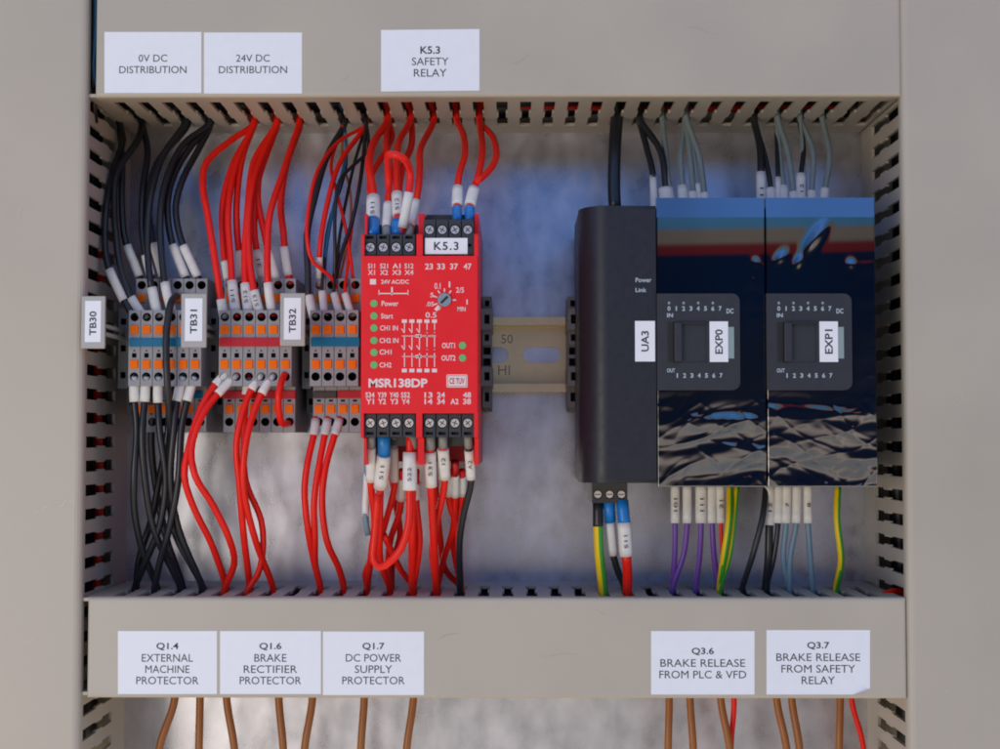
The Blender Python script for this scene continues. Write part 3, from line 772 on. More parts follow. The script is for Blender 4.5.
# ------------------------------------------------------------------ expansion modules with glossy film-wrapped fronts
def module(px0, px1, pxp, text, label, seed, tri):
    rnd = random.Random(seed)
    x0, x1 = P(px0, 350, HC).x, P(px1, 350, HC).x
    t = thing('expansion_module', label, 'expansion module', ((x0 + x1) / 2, 0, 2), 'expansion modules beside the controller')
    zt_, zb_ = P(760, 217, HC).z, P(760, 487, HC).z
    ztt = P(760, 199, HC - .5).z
    mesh_obj('housing', B(x0 + .03, x1 - .03, zb_ + .15, ztt - .3, 1.0, HC - .52, bev=.05), M['ctrl'], t)
    # thin wrinkled film over the front, its upper edge folded back
    nu, nv = 90, 220; bm = bmesh.new()
    wr = [(rnd.uniform(.10, .45), rnd.uniform(.9, 2.6), rnd.uniform(0, 6.28)) for _ in range(7)]
    bub = [(x0 + (x1 - x0) * u, P(760, py, HC).z, a_, s1, s2, an) for u, py, a_, s1, s2, an in tri]
    def hh(x, z):
        low = max(0, min(1, (P0 - z) / 1.2)); low = low * low * (3 - 2 * low)
        right = max(0, min(1, (x - x1 + 1.1) / .6)) * .30 * max(0, min(1, (zt_ - 1.8 - z) / 1.0))
        xx, zz = x + seed, z + .25 * math.sin(.8 * x + seed)
        s = .075 * noise.noise(Vector((xx * .16, zz * .95, seed)))
        s += .026 * noise.noise(Vector((xx * .30 + 4, zz * 1.9 + .15 * xx, seed)))
        s += .022 * (1 - abs(noise.noise(Vector((xx * .3 + 9, zz * .9 - .4 * xx, seed))) * 2)) ** 2
        s += .010 * (1 - abs(noise.noise(Vector((xx * .45 + 2, zz * 1.0 + .5 * xx, seed + 5))) * 2)) ** 6
        s += .007 * (1 - abs(noise.noise(Vector((xx * .4 + 7, zz * 1.3 - .6 * xx, seed + 8))) * 2)) ** 6
        s += .0022 * noise.noise(Vector((xx * 2.0, zz * 4.0, seed)))
        v = .001 * math.sin(1.3 * x + seed) + s * (low * .50 + right * .30)
        for bx, bz, a_, s1, s2, an in bub:
            ca, sa = math.cos(an), math.sin(an); dx, dz = x - bx, z - bz
            u_, w_ = (dx * ca + dz * sa) / s1, (-dx * sa + dz * ca) / s2
            v += a_ * math.exp(-(u_ * u_ + w_ * w_))
        return v
    P0 = P(760, 388, HC).z
    grid = []
    for j in range(nv + 1):
        z = zb_ + (zt_ - zb_) * j / nv
        grid.append([bm.verts.new((x0 + .02 + (x1 - x0 - .04) * i / nu, -(HC - .12 + hh(x0 + (x1 - x0) * i / nu, z)), z)) for i in range(nu + 1)])
    grid.append([bm.verts.new((v.co.x, v.co.y, zt_ + .012)) for v in grid[-1]])
    grid.append([bm.verts.new((v.co.x, v.co.y + .012, zt_ + .24)) for v in grid[-1]])
    grid.append([bm.verts.new((v.co.x, v.co.y + .03, ztt)) for v in grid[-1]])
    grid.append([bm.verts.new((v.co.x, -(HC - .52), ztt)) for v in grid[-1]])
    grid.insert(0, [bm.verts.new((v.co.x, -(HC - .52), zb_)) for v in grid[0]])
    for A, Bq in zip(grid, grid[1:]):
        for i in range(nu): bm.faces.new([A[i], A[i + 1], Bq[i + 1], Bq[i]])
    for c_ in (0, nu):
        col = [g[c_] for g in grid]
        back = [bm.verts.new((col[0].co.x, -(HC - .55), v.co.z)) for v in col]
        for q in range(len(col) - 1):
            try: bm.faces.new([col[q], col[q + 1], back[q + 1], back[q]])
            except ValueError: pass
    fl = mesh_obj('film_cover', bm, M['film'], t, label='glossy black front, smooth above and crinkled below')
    for p_ in fl.data.polygons: p_.use_smooth = p_.center.z < zt_ and p_.normal.y < -.5
    # matt control panel
    hp = HC + .06
    a, b, c, d = R(pxp[0], 293.5, pxp[1], 390, hp)
    ra, rb, rc, rd = R(pxp[0] + 11, 322, pxp[0] + 49.5, 362.5, hp)
    bm = bmesh.new()
    out = rrect(a, b, c, d, [.32, 0, 0, .32])
    # panel plate as frame round the latch pocket
    us = sorted({a, ra, rb, b}); vs = sorted({c, rc, rd, d})
    inn = [(rb, rd), (ra, rd), (ra, rc), (rb, rc)]
    vo = [bm.verts.new((x, -hp, z)) for x, z in out]; vi = [bm.verts.new((x, -hp, z)) for x, z in inn]
    ed = [bm.edges.new((vo[i], vo[(i + 1) % len(vo)])) for i in range(len(vo))] + [bm.edges.new((vi[i], vi[(i + 1) % 4])) for i in range(4)]
    bmesh.ops.triangle_fill(bm, use_beauty=True, use_dissolve=False, edges=ed)
    for f_ in list(bm.faces):      # keep the pocket open
        cc = f_.calc_center_median()
        if ra < cc.x < rb and rc < cc.z < rd: bm.faces.remove(f_)
    lo_ = [bm.verts.new((v.co.x, -(HC - .35), v.co.z)) for v in vo]
    for i in range(len(vo)): bm.faces.new([vo[i], vo[(i + 1) % len(vo)], lo_[(i + 1) % len(vo)], lo_[i]])
    pk = [bm.verts.new((v.co.x, -(hp - .055), v.co.z)) for v in vi]
    pk2 = [bm.verts.new((v.co.x, -(hp - .055), v.co.z)) for v in vi]
    for i in range(4): bm.faces.new([vi[i], vi[(i + 1) % 4], pk[(i + 1) % 4], pk[i]])
    bm.faces.new(pk)
    pn = mesh_obj('control_panel', bm, M['panelm'], t)
    # raised rim and slider make the latch
    x_, y_, _, _ = R(pxp[0] + 17, 322, pxp[0] + 24.5, 362, hp)
    mesh_obj('latch_slider', B(x_, y_, rc + .03, rd - .03, hp - .05, hp + .22, bev=.03), M['panelm'], pn)
    bm = bmesh.new(); box(bm, ra - .02, x_ - .02, rc, rd, hp - .05, hp + .004, mi=0)
    mesh_obj('latch_gap_shade', bm, M['hole'], pn)  # solid black block painted in place of the shaded gap
    bm = bmesh.new()
    box(bm, y_, rb + .02, rd - .10, rd + .02, hp - .05, hp + .10, bev=.02)
    mesh_obj('latch_rim', bm, M['ctrl'], pn)
    la, lb, lc, ld = R(pxp[0] + 52.5, 321.5, pxp[0] + 71, 362, hp)
    st = mesh_obj('adhesive_label', B(la, lb, lc, ld, hp + .03, hp + .05), M['paper'], t, label=f'white label reading {text}')
    lettering(text, (la + lb) / 2, (lc + ld) / 2, hp + .05, st, M['ink'], width=1.02, height=.32, rot=90, bold=.02)
    ta, tb, tc_, td = R(pxp[0] + 70.5, 327, pxp[0] + 77, 358.5, hp)
    mesh_obj('printed_tab', B(ta, tb, tc_, td, hp + .002, hp + .02), M['tabm'], t)
    for k in range(8):
        px = pxp[0] + 12 + 7.3 * k
        ct(pn, str(k), px, 308.5, 1.2 if k == 1 else 3.0, 4.6, h=hp, bold=.03); 
        if k: ct(pn, str(k), px + 1, 375.5, 1.2 if k == 1 else 3.0, 4.6, h=hp, bold=.03)
        p = P(px, 303, hp); bm = bmesh.new(); box(bm, p.x - .045, p.x + .045, p.z - .05, p.z + .05, hp + .001, hp + .012)
        mesh_obj('indicator', bm, M['tabm'], pn) if k % 2 == 0 else bm.free()
    ct(pn, 'IN', pxp[0] + 13, 315.3, 6, 4, h=hp, bold=.03)
    ct(pn, 'OUT', pxp[0] + 14, 370.5, 8, 4, h=hp, bold=.03)
    ct(pn, 'DC', pxp[0] + 73, 311, 7, 5, h=hp, bold=.03)
    return t
module(657, 766.2, (657, 740), 'EXP0', 'glossy black expansion module next to the controller, label EXP0', 3,
       [(.92, 262, .006, .12, .16, .4)])
module(767, 876.8, (766.8, 852), 'EXP1', 'glossy black expansion module on the far right with bubbles in its film, label EXP1', 9,
       [(.45, 238, .040, .20, .60, -.62), (.13, 258, .018, .16, .26, -.7), (.78, 264, .014, .14, .16, .2), (.30, 262, .022, .14, .26, -.4)])

# ------------------------------------------------------------------ wires
PX = (D - 6) / F
def slot_x(x, centre): return centre + PITCH * round((x - centre) / PITCH)
used = {}
def wire(colour, m, pts, h0, h1, entry, label, r=.155, bulge=.8, fer=None, sleeve=None, text=None, ends=1, group=None, sm='sleeve', s_r=None, snap=True, end2=None, pre=0):
    """pts: photo pixels starting at the clamped end; entry: duct the wire dives into"""
    n = len(pts); L = [0]
    for a, b in zip(pts, pts[1:]): L.append(L[-1] + math.dist(a[:2], b[:2]))
    W3 = []
    for (q, l) in zip(pts, L):
        t = l / L[-1]
        h = q[2] if len(q) > 2 else h0 + (h1 - h0) * t + bulge * math.sin(math.pi * t)
        W3.append(P(q[0], q[1], h))
    if entry in ('top', 'bottom'):
        e = W3[-1]; wall = WALL_T + .07 if entry == 'top' else WALL_B - .07; cen = -.35 if entry == 'top' else -.10
        x = slot_x(e.x, cen) if snap else e.x
        k = (entry, round(x, 1)); c = used.get(k, 0); used[k] = c + 1
        lo_, hi_ = (1.95, 6.3) if entry == 'top' else (2.6, 6.6)
        h = max(lo_, min(hi_, -e.y + c * .12))
        sgn = 1 if entry == 'top' else -1
        W3[-1] = Vector((x, -h, wall - sgn * .12)); W3.append(Vector((x, -h, wall + sgn * .25)))
        W3.append(Vector((x + random.uniform(-.4, .4), -h + random.uniform(-.3, .3), wall + sgn * 1.3)))
        W3.append(Vector((x + random.choice((-1, 1)) * 1.6, -h - .3, wall + sgn * 1.9)))
    for k_ in range(1, min(n, len(W3)) - 1):
        if r > .1 and L[k_] > 45: W3[k_] += Vector((random.uniform(-.05, .05), random.uniform(-.10, .10), random.uniform(-.05, .05)))
    path = spline(W3)
    root = thing('wire', label, 'wire', path[0], group)
    tot = sum((b - a).length for a, b in zip(path, path[1:]))
    fl = fer[1] * PX if fer else 0
    sl0 = fl + (sleeve[0] * PX if sleeve else 0)
    ins0 = max(fl - .15, 0)
    ipath = cut(path, ins0, tot - (end2[1] * PX if end2 else 0) + .05) if (fer or end2) else path
    end_ = tot - (end2[1] * PX if end2 else 0) + .05
    if sleeve:       # the insulation is squeezed a little inside its marker sleeve
        send = sl0 + sleeve[1] * PX
        pa = cut(path, ins0, sl0 + .10) if sl0 + .10 > ins0 + .02 else []
        pb = cut(path, max(ins0 + .03, sl0 + .14), send - .14); pc_ = cut(path, send - .10, end_)
        ipath = pa + pb + pc_; rad = [r] * len(pa) + [r * .45] * len(pb) + [r] * len(pc_)
    else:
        ipath = cut(path, ins0, end_) if (fer or end2) else path; rad = None
    mesh_obj('insulation', tube(ipath, r, 12, stripe=.36 if isinstance(m, tuple) else None, twist=.10, rad=rad), list(m) if isinstance(m, tuple) else m, root, smooth=True)
    if fer:
        mesh_obj('ferrule', tube(cut(path, 0, fl), fer[2] if len(fer) > 2 else r * 1.25, 12), M[fer[0]], root, smooth=True)
    def put(s0, s1):
        pc = cut(path, s0, s1); pc = [pc[0]] + [pc[0].lerp(pc[-1], k / 4) * .55 + pc[min(len(pc) - 1, int(len(pc) * k / 4))] * .45 for k in (1, 2, 3)] + [pc[-1]]
        so = mesh_obj('marker_sleeve', tube(pc, s_r or r * 1.33, 14, flat=.8), M[sm], root, smooth=True)
        for p_ in so.data.polygons:
            if len(p_.vertices) > 4: p_.use_smooth = False
        if text:
            A, Z = pc[0], pc[-1]; mid = pc[len(pc) // 2]; d_ = Z - A
            ang = math.degrees(math.atan2(d_.z, d_.x));
            if ang < 0: ang += 180
            rs = (s_r or r * 1.33)
            lt = lettering(text, mid.x, mid.z, 0, root, M['ink'], width=min(.62, .19 * len(text), (s1 - s0) * .5), height=.16, rot=ang)
            dx, dz = d_.x, d_.z; q_ = math.hypot(dx, dz); dx /= q_; dz /= q_
            for v in lt.data.vertices:      # wrap the print onto the sleeve
                a_ = ((v.co.x - A.x) * dx + (v.co.z - A.z) * dz) / q_; b_ = (v.co.x - mid.x) * -dz + (v.co.z - mid.z) * dx
                f_ = max(0, min(.999, a_)) * (len(pc) - 1); i_ = int(f_); yy = pc[i_].lerp(pc[i_ + 1], f_ - i_).y
                v.co.y = yy - rs * 1.0 * math.sqrt(max(.05, 1 - (b_ / rs) ** 2)) - .025
            sob = so; lt.parent = sob; lt.matrix_parent_inverse = Matrix.Identity(4)
    if sleeve: put(sl0, sl0 + sleeve[1] * PX)
    if end2:
        # the other end of a short jumper, also clamped
        mesh_obj('ferrule', tube(cut(path, tot - end2[1] * PX, tot), r * 1.25, 12), M[end2[0]], root, smooth=True)
        if len(end2) > 2: put(tot - (end2[1] + end2[2]) * PX, tot - end2[1] * PX)
    return root

BK, RD = M['black_ins'], M['red_ins']
G1 = 'black wires dropping from the upper duct to the left terminal block'
bw = 'black wire from upper duct to left block, '
HT, HR = 6.0, 4.9
S = (3, 34)
wire('black', BK, [(134, 317), (122, 297), (109, 265), (105, 238), (107, 205), (114, 170), (124, 140), (129, 125)], HT, 2.6, 'top', bw + 'outermost, sleeve beside the duct wall', sleeve=(20, 36), group=G1)
wire('black', BK, [(146, 320), (133, 302), (120, 268), (115, 235), (113, 205), (118, 175), (138, 140), (153, 123)], HT, 2.6, 'top', bw + 'crossing behind the outermost one, low tilted sleeve', sleeve=(0, 28), group=G1)
wire('black', BK, [(142, 284), (134, 262), (126, 240), (121, 205), (122, 165), (129, 127)], HR, 2.4, 'top', bw + 'high sleeve second from left', sleeve=(8, 35), group=G1)
wire('black', BK, [(153, 283), (147, 262), (143, 230), (143, 190), (148, 150), (154, 123)], HR, 2.4, 'top', bw + 'thin hidden sleeve between two high ones', sleeve=(8, 22), group=G1)
wire('black', BK, [(165, 284), (160, 264), (152, 240), (149, 205), (156, 165), (180, 124)], HR, 2.4, 'top', bw + 'high upright sleeve in the middle', sleeve=(8, 36), group=G1)
wire('black', BK, [(159, 320), (154, 300), (149, 270), (147, 235), (151, 195), (163, 155), (181, 124)], HT, 2.8, 'top', bw + 'low broad sleeve in the middle', sleeve=(2, 32), group=G1, s_r=.22)
wire('black', BK, [(173, 316), (167, 296), (163, 270), (161, 225), (164, 185), (183, 145), (201, 123)], HT, 2.6, 'top', bw + 'low slender sleeve left of tag TB31', sleeve=(2, 34), group=G1)
wire('black', BK, [(189, 284), (180, 265), (171, 240), (168, 205), (175, 175), (192, 145), (203, 123)], HR, 2.2, 'top', bw + 'high sleeve second from right', sleeve=(8, 36), group=G1)
wire('black', BK, [(201, 284), (191, 262), (180, 240), (176, 208), (183, 178), (198, 150), (205, 123)], HR, 2.1, 'top', bw + 'high sleeve farthest right', sleeve=(8, 36), group=G1)
wire('black', M['dark_ins'], [(177, 296), (172, 300, 6.2), (168, 318, 6.9), (166.5, 345, 7.1), (168, 390, 7.0), (170, 440), (169, 490), (176, 535), (190, 565), (203, 588)], 5.6, 4.3, 'bottom', 'black wire running down in front of the blue bridge into the lower duct', r=.155, bulge=.6, group='black wires running down from the left block')

G2 = 'black wires running down from the left block'
dn = 'black wire running down from the left block, '
wire('black', BK, [(134, 372), (134, 396), (137, 430), (134, 475), (134, 510), (141, 550), (154, 588)], 6.2, 4.2, 'bottom', dn + 'outermost on the left', sleeve=(5, 25), group=G2, s_r=.22)
wire('black', BK, [(146, 372), (145, 396), (143, 435), (144, 480), (154, 530), (177, 587)], 6.2, 4.2, 'bottom', dn + 'second sleeve from left', sleeve=(5, 25), group=G2, s_r=.22)
wire('black', BK, [(158, 372), (158, 398), (161, 430), (166, 480), (160, 525), (145, 565), (130, 592)], 6.2, 4.0, 'bottom', dn + 'crossing back to the far left slot', sleeve=(5, 26), group=G2, s_r=.22)
wire('black', BK, [(184, 372), (178, 394), (174, 430), (170, 480), (178, 530), (202, 587)], 6.2, 4.4, 'bottom', dn + 'sleeve next to the right-hand one', sleeve=(5, 25), group=G2, s_r=.22)
wire('black', BK, [(195, 372), (189, 394), (182, 425), (178, 480), (170, 530), (160, 560), (155, 588)], 6.2, 4.6, 'bottom', dn + 'rightmost sleeve, tilted', sleeve=(5, 25), group=G2, s_r=.22)

wire('black', BK, [(171, 372), (170, 400), (166, 440), (160, 480), (152, 520), (140, 560), (131, 590)], 5.6, 3.6, 'bottom', dn + 'hidden behind the front one, leaning left', group=G2, bulge=.2)
wire('black', BK, [(150, 380), (152, 410), (152, 450), (158, 495), (168, 540), (180, 587)], 5.4, 3.6, 'bottom', dn + 'strand farthest back in the middle', group=G2, bulge=.1)

G3 = 'red wires dropping from the upper duct to the middle terminal block'
rw = 'red wire from upper duct to middle block, '
rf = ('red_fer', 5)
wire('red', RD, [(224, 319), (221, 300), (214, 255), (207, 215), (202, 185), (206, 162), (230, 142), (250, 124)], HT, 2.6, 'top', rw + 'bowed out farthest to the left', sleeve=(0, 20), group=G3, bulge=1.2)
wire('red', RD, [(237, 318), (233, 296), (230, 260), (228, 215), (235, 165), (250, 123)], HT, 2.6, 'top', rw + 'broad printed sleeve on the left', sleeve=(0, 34), group=G3, fer=rf, text='511', s_r=.23)
wire('red', RD, [(229, 284), (226, 268), (223, 240), (224, 205), (232, 165), (251, 123)], HR, 2.3, 'top', rw + 'hidden behind the broad left sleeve', sleeve=(4, 20), group=G3)
wire('red', RD, [(242, 284), (240, 262), (237, 225), (237, 190), (243, 155), (252, 123)], HR, 2.3, 'top', rw + 'short high sleeve left of centre', sleeve=(6, 28), group=G3)
wire('red', RD, [(249, 317), (246, 296), (245, 260), (247, 215), (255, 160), (270, 122)], HT, 2.6, 'top', rw + 'broad low sleeve in the centre', sleeve=(0, 30), group=G3, fer=rf, text='512', s_r=.22)
wire('red', RD, [(261, 318), (256, 300), (252, 270), (248, 230), (254, 185), (264, 150), (271, 122)], HT, 2.6, 'top', rw + 'lowest sleeve of the bundle', sleeve=(0, 24), group=G3, text='513', fer=rf, s_r=.22)
wire('red', RD, [(265, 284), (259, 262), (254, 230), (257, 185), (268, 150), (272, 122)], HR, 2.2, 'top', rw + 'high printed sleeve behind the centre', sleeve=(4, 32), group=G3, text='21', s_r=.24)
wire('red', RD, [(278, 284), (271, 262), (264, 232), (259, 200), (263, 160), (270, 123)], HR, 2.1, 'top', rw + 'thin tilted high sleeve right of centre', sleeve=(4, 32), group=G3)
wire('red', RD, [(273, 317), (269, 296), (267, 260), (270, 215), (284, 170), (293, 145), (297, 122)], HT, 2.7, 'top', rw + 'slender low sleeve left of tag TB32', sleeve=(0, 30), group=G3, fer=rf, bulge=1.2)
wire('red', RD, [(291, 285), (286, 262), (283, 235), (280, 205), (287, 165), (297, 122)], HR, 2.2, 'top', rw + 'farthest right, behind tag TB32', sleeve=(5, 30), group=G3, fer=rf)

G4 = 'thin coloured wires dropping to the right terminal block'
wire('black', M['dark_ins'], [(314, 318), (309, 300), (307, 270), (308, 235), (316, 195), (328, 155), (339, 124)], HT, 2.5, 'top', 'thick black wire left of the thin coloured wires, ending beside tag TB32', sleeve=(0, 24), group=G4, r=.15)
wire('red', RD, [(337, 290, 5.2), (331, 277), (313, 262), (307, 238), (309, 205), (318, 170), (338, 142), (361, 129)], 5.2, 2.6, 'top', 'thin red wire making the widest bow left of the relay', group=G4, r=.085, bulge=1.8)
wire('red', RD, [(319, 290), (319, 272), (320, 245), (327, 205), (340, 165), (361, 133)], 5.0, 2.6, 'top', 'red wire with a long sleeve between thin wires left of the relay', group=G4, r=.12, bulge=1.4, sleeve=(4, 30))
wire('blue', M['blue_ins'], [(325, 290), (325, 262), (330, 225), (338, 190), (346, 155), (345, 124)], 5.0, 2.6, 'top', 'single thin blue wire left of the relay', group=G4, r=.08)
wire('black', BK, [(333, 292), (335, 260), (335, 215), (340, 180), (356, 163), (368, 150), (366, 128)], 5.0, 2.8, 'top', 'thin black wire with a hooked top left of the relay', group=G4, r=.08, bulge=1.3)
wire('black', BK, [(335, 284), (341, 255), (352, 222), (359, 190), (364, 150), (362, 126)], 5.0, 2.8, 'top', 'thin black wire slanting behind the relay top', group=G4, r=.09)
wire('red', RD, [(354, 288), (351, 262), (345, 225), (336, 190), (331, 165), (338, 140), (340, 126)], 5.0, 2.4, 'top', 'thin red wire slanting right towards the relay edge', group=G4, r=.08)
wire('orange', M['orange_ins'], [(338, 286), (346, 250), (351, 215), (350, 190), (342, 155), (341, 126)], 4.8, 2.2, 'top', 'single thin orange wire left of the relay', group=G4, r=.06, bulge=.3)
for i, (a_, b_, c_, d_, tx) in enumerate(((325, 318, 322, 288, 'pale sleeve second from left'), (341, 319, 334, 294, 'tilted pale sleeve in the middle'), (353, 319, 345, 294, 'tilted pale sleeve touching the relay'))):
    wire('dark', BK if i < 2 else RD, [(a_, b_), (c_, d_), (c_ + 2, d_ - 22, 5.2), (c_ + 6, d_ - 60, 4.4), (346 + 8 * i, 165, 3.2), (364 if i else 340, 126, 2.4)], HT, 2.4, 'top', f'thin wire at the right terminal block, {tx}', group=G4, r=.075, sleeve=(2, 26), s_r=.17)

G5 = 'red wires falling from the middle block into the lower duct'
wire('red', RD, [(228, 371), (214, 386), (200, 410), (190, 445), (184, 475), (192, 505), (212, 545), (227, 587)], 6.2, 4.4, 'bottom', 'red wire bowing farthest left below the middle block', sleeve=(2, 17), group=G5, bulge=1.6, r=.15, s_r=.19)
wire('red', RD, [(238, 373), (222, 389), (203, 415), (191, 450), (195, 475), (212, 505), (230, 540), (233, 565), (227, 587)], 6.2, 4.8, 'bottom', 'red wire below the middle block swinging back to the outermost slot', sleeve=(2, 28), group=G5, bulge=1.6, r=.15, s_r=.19)
wire('red', RD, [(262, 371), (252, 388), (244, 412), (237, 445), (238, 480), (243, 530), (250, 587)], 6.2, 4.4, 'bottom', 'red wire below the middle block, left of the straight pair', sleeve=(2, 20), group=G5, bulge=1.4, r=.15)
wire('red', RD, [(274, 372), (262, 393), (250, 420), (244, 455), (244, 490), (256, 540), (273, 587)], 6.2, 4.4, 'bottom', 'red wire below the middle block, right of the straight pair', sleeve=(2, 24), group=G5, bulge=1.6, r=.15)
wire('red', RD, [(249, 374), (247, 390), (243, 430), (246, 480), (260, 520), (264, 550), (258, 575), (250, 587)], 5.9, 4.9, 'bottom', 'red wire below the middle block with a short upright sleeve', sleeve=(4, 17), group=G5, bulge=.5, r=.14, s_r=.21)
wire('red', RD, [(286, 372, 6.2), (282, 380, 6.9), (278.5, 395, 7.2), (279, 412, 6.9), (281, 422, 6.4), (289, 423, 5.2)], 6.2, 5, None, 'short red jumper loop on the lower right of the middle block', group=None, r=.15)

G6 = 'three red wires below the right block'
for i, (pp, d_) in enumerate((([(316, 417), (314, 434), (308, 460), (305, 490), (308, 530), (314, 560), (322, 588)], 'left'),
                              ([(328, 417), (325, 434), (320, 460), (315, 500), (314, 540), (316, 565), (323, 588)], 'middle'),
                              ([(340, 417), (335, 434), (326, 465), (322, 500), (328, 540), (340, 570), (346, 588)], 'right'))):
    wire('red', RD, pp, 5.2, 4.2, 'bottom', f'{d_} one of the three red wires falling below the right terminal block', sleeve=(2, 17), group=G6, r=.15, sm='sleeve_cool', bulge=.9)

G7 = 'wires above the red relay'
HRy = 9.9
wire('red', RD, [(373, 236), (373, 216), (372, 190), (370, 165), (374, 142), (384, 119)], HRy, 3.6, 'top', 'red wire at the relay top left with broad sleeve and blue ferrule', fer=('blue_fer', 20, .27), sleeve=(1, 33), text='511', s_r=.29, group=G7, r=.17)
wire('red', RD, [(386.5, 237), (386.5, 222), (388, 192), (390, 170), (387, 145), (385, 119)], HRy, 3.3, 'top', 'red wire above the relay, slender sleeve beside the jumper', fer=('grey_fer', 12), sleeve=(1, 34), group=G7, r=.15, text='A1')
wire('red', RD, [(398, 236), (398, 218), (398, 190), (396, 165), (398, 142), (409, 119)], HRy, 3.6, 'top', 'red wire above the relay, blue ferrule in the left plug centre', fer=('blue_fer', 18, .29), sleeve=(8, 31), group=G7, r=.15, text='S12', s_r=.24)
wire('red', RD, [(401, 234), (405, 216), (409, 192), (409, 172), (402, 157, 11), (391, 155, 11), (388, 170), (389, 192)], HRy, 9.2, None, 'short red jumper arching above the left relay plug', sleeve=(6, 34), group=G7, r=.15, bulge=.5)
wire('red', RD, [(409, 237), (411, 222), (417, 190), (420, 168), (421, 150), (433, 119)], HRy, 3.3, 'top', 'red wire above the relay leaning right, beside the rib', fer=('grey_fer', 13), sleeve=(1, 36), group=G7, r=.15, text='11')
wire('red', RD, [(398, 220), (399, 190), (404, 165), (411, 145), (409, 119)], HRy - 1, 3.0, 'top', 'red wire running hidden behind the jumper above the relay', group=G7, r=.15, bulge=.3)
wire('red', RD, [(372, 200), (370, 180), (386, 150), (393, 135), (386, 119)], HRy - 2, 3.0, 'top', 'red wire crossing behind the broad sleeve above the relay', group=G7, r=.14, bulge=.3)
wire('red', RD, [(457, 221), (457, 203), (460, 176), (465, 155), (463, 135), (455, 119)], HRy, 3.6, 'top', 'red wire above the relay, left blue ferrule of the right plug', fer=('blue_fer', 17, .20), sleeve=(4, 27), group=G7, r=.15, s_r=.23)
wire('red', RD, [(470, 221), (470, 203), (478, 174), (483, 150), (477, 119)], HRy, 3.6, 'top', 'red wire above the relay, right blue ferrule of the right plug', fer=('blue_fer', 17, .21), sleeve=(4, 27), group=G7, r=.15, s_r=.24)
wire('red', RD, [(476, 182, 8.8), (487, 173, 8), (496, 158), (494, 138), (479, 119)], 8.5, 3.2, 'top', 'red wire bowing farthest right above the relay', group=G7, r=.15, bulge=.6)

G8 = 'wires below the red relay'
wire('red', RD, [(371, 436), (371, 450), (371, 487), (374, 520), (371, 555), (364, 594)], HRy, 4.2, 'bottom', 'red wire below the relay, leftmost upright sleeve', fer=('grey_fer', 12), sleeve=(1, 38), group=G8, r=.15, bulge=.5)
wire('red', RD, [(384, 436), (384, 458), (381, 492), (379, 530), (380, 560), (389, 595)], HRy, 4.6, 'bottom', 'red wire below the relay with the blue ferrule and broad sleeve', fer=('blue_fer', 20, .27), sleeve=(1, 36), group=G8, r=.16, s_r=.30, text='511', bulge=.5)
wire('red', RD, [(410, 436), (410, 448), (409, 488), (408, 525), (402, 548, 9.6), (390, 561, 9.4), (379, 568, 9.2), (374, 561, 9), (376, 535, 9), (378, 494, 9.4)], HRy, 9.5, None, 'red jumper looping low between two sleeves below the relay', sleeve=(14, 36), fer=('grey_fer', 1), group=G8, r=.16, s_r=.29, text='522', bulge=.0)
wire('red', RD, [(394, 436), (394, 450), (394, 486), (387, 515), (377, 545), (366, 575), (363, 594)], HRy - .6, 4.0, 'bottom', 'red wire below the relay slanting left from a slender sleeve', fer=('grey_fer', 12), sleeve=(1, 38), group=G8, r=.14, bulge=.3)
wire('red', RD, [(402, 470), (400, 510), (390, 540), (387, 565), (388, 594)], 8.2, 3.6, 'bottom', 'dark lying red wire behind the jumper, half-hidden sleeve', sleeve=(10, 28), group=G8, r=.14, bulge=.0, text='61', s_r=.23)
wire('red', RD, [(413, 436), (413, 465), (412, 500), (412, 545), (411, 594)], HRy, 5.5, 'bottom', 'straight red wire below the relay, right of the jumper', fer=('grey_fer', 12), group=G8, r=.17, bulge=.6)
wire('red', RD, [(416, 470), (416, 502), (419, 540), (416, 575), (411, 595)], 8.8, 5.2, 'bottom', 'red wire below the relay behind the straight one, peeping sleeve', sleeve=(14, 18), group=G8, r=.15, bulge=.2)
wire('red', RD, [(384, 535), (392, 552), (402, 572), (410, 594)], 7.0, 3.8, 'bottom', 'red wire crossing low behind the jumper towards the right', group=G8, r=.14, bulge=.0)
wire('red', RD, [(430, 436), (430, 452), (430, 488), (432, 530), (434, 594)], HRy, 5.4, 'bottom', 'thick straight red wire below the right relay plug', fer=('grey_fer', 13), sleeve=(3, 36), group=G8, r=.17, s_r=.25, text='531', bulge=.6)
wire('red', RD, [(443, 436), (443, 450), (444, 484), (438, 515), (432, 550), (434, 594)], HRy, 4.8, 'bottom', 'red wire leaving the second sleeve of the right plug and bending left', fer=('grey_fer', 12), sleeve=(2, 34), group=G8, r=.15, s_r=.25, text='532', bulge=.4)
wire('red', RD, [(448, 470), (449, 502), (456, 525), (460, 555), (458, 594)], 8.6, 4.2, 'bottom', 'red wire below the relay crossing to the right', sleeve=(8, 24), group=G8, r=.14, bulge=.0)
wire('red', RD, [(455, 462), (455, 476), (455, 508), (452, 530), (444, 560), (435, 594)], 8.8, 4.0, 'bottom', 'red wire below the relay with red ferrule, crossing to the left', fer=('red_fer', 16), sleeve=(0, 28), group=G8, r=.14, bulge=.0)
wire('red', RD, [(462, 470), (461, 503), (453, 540), (458, 594)], 8.2, 3.8, 'bottom', 'red wire farthest right below the relay, behind the black one', sleeve=(8, 24), group=G8, r=.14, bulge=.0)
wire('black', BK, [(468, 436), (469, 450), (470, 483), (465, 512), (459, 540), (457, 594)], HRy, 5.2, 'bottom', 'single black wire below the right edge of the relay', fer=('grey_fer', 12), sleeve=(3, 32), group=G8, r=.145, s_r=.20, text='A2', bulge=.4)
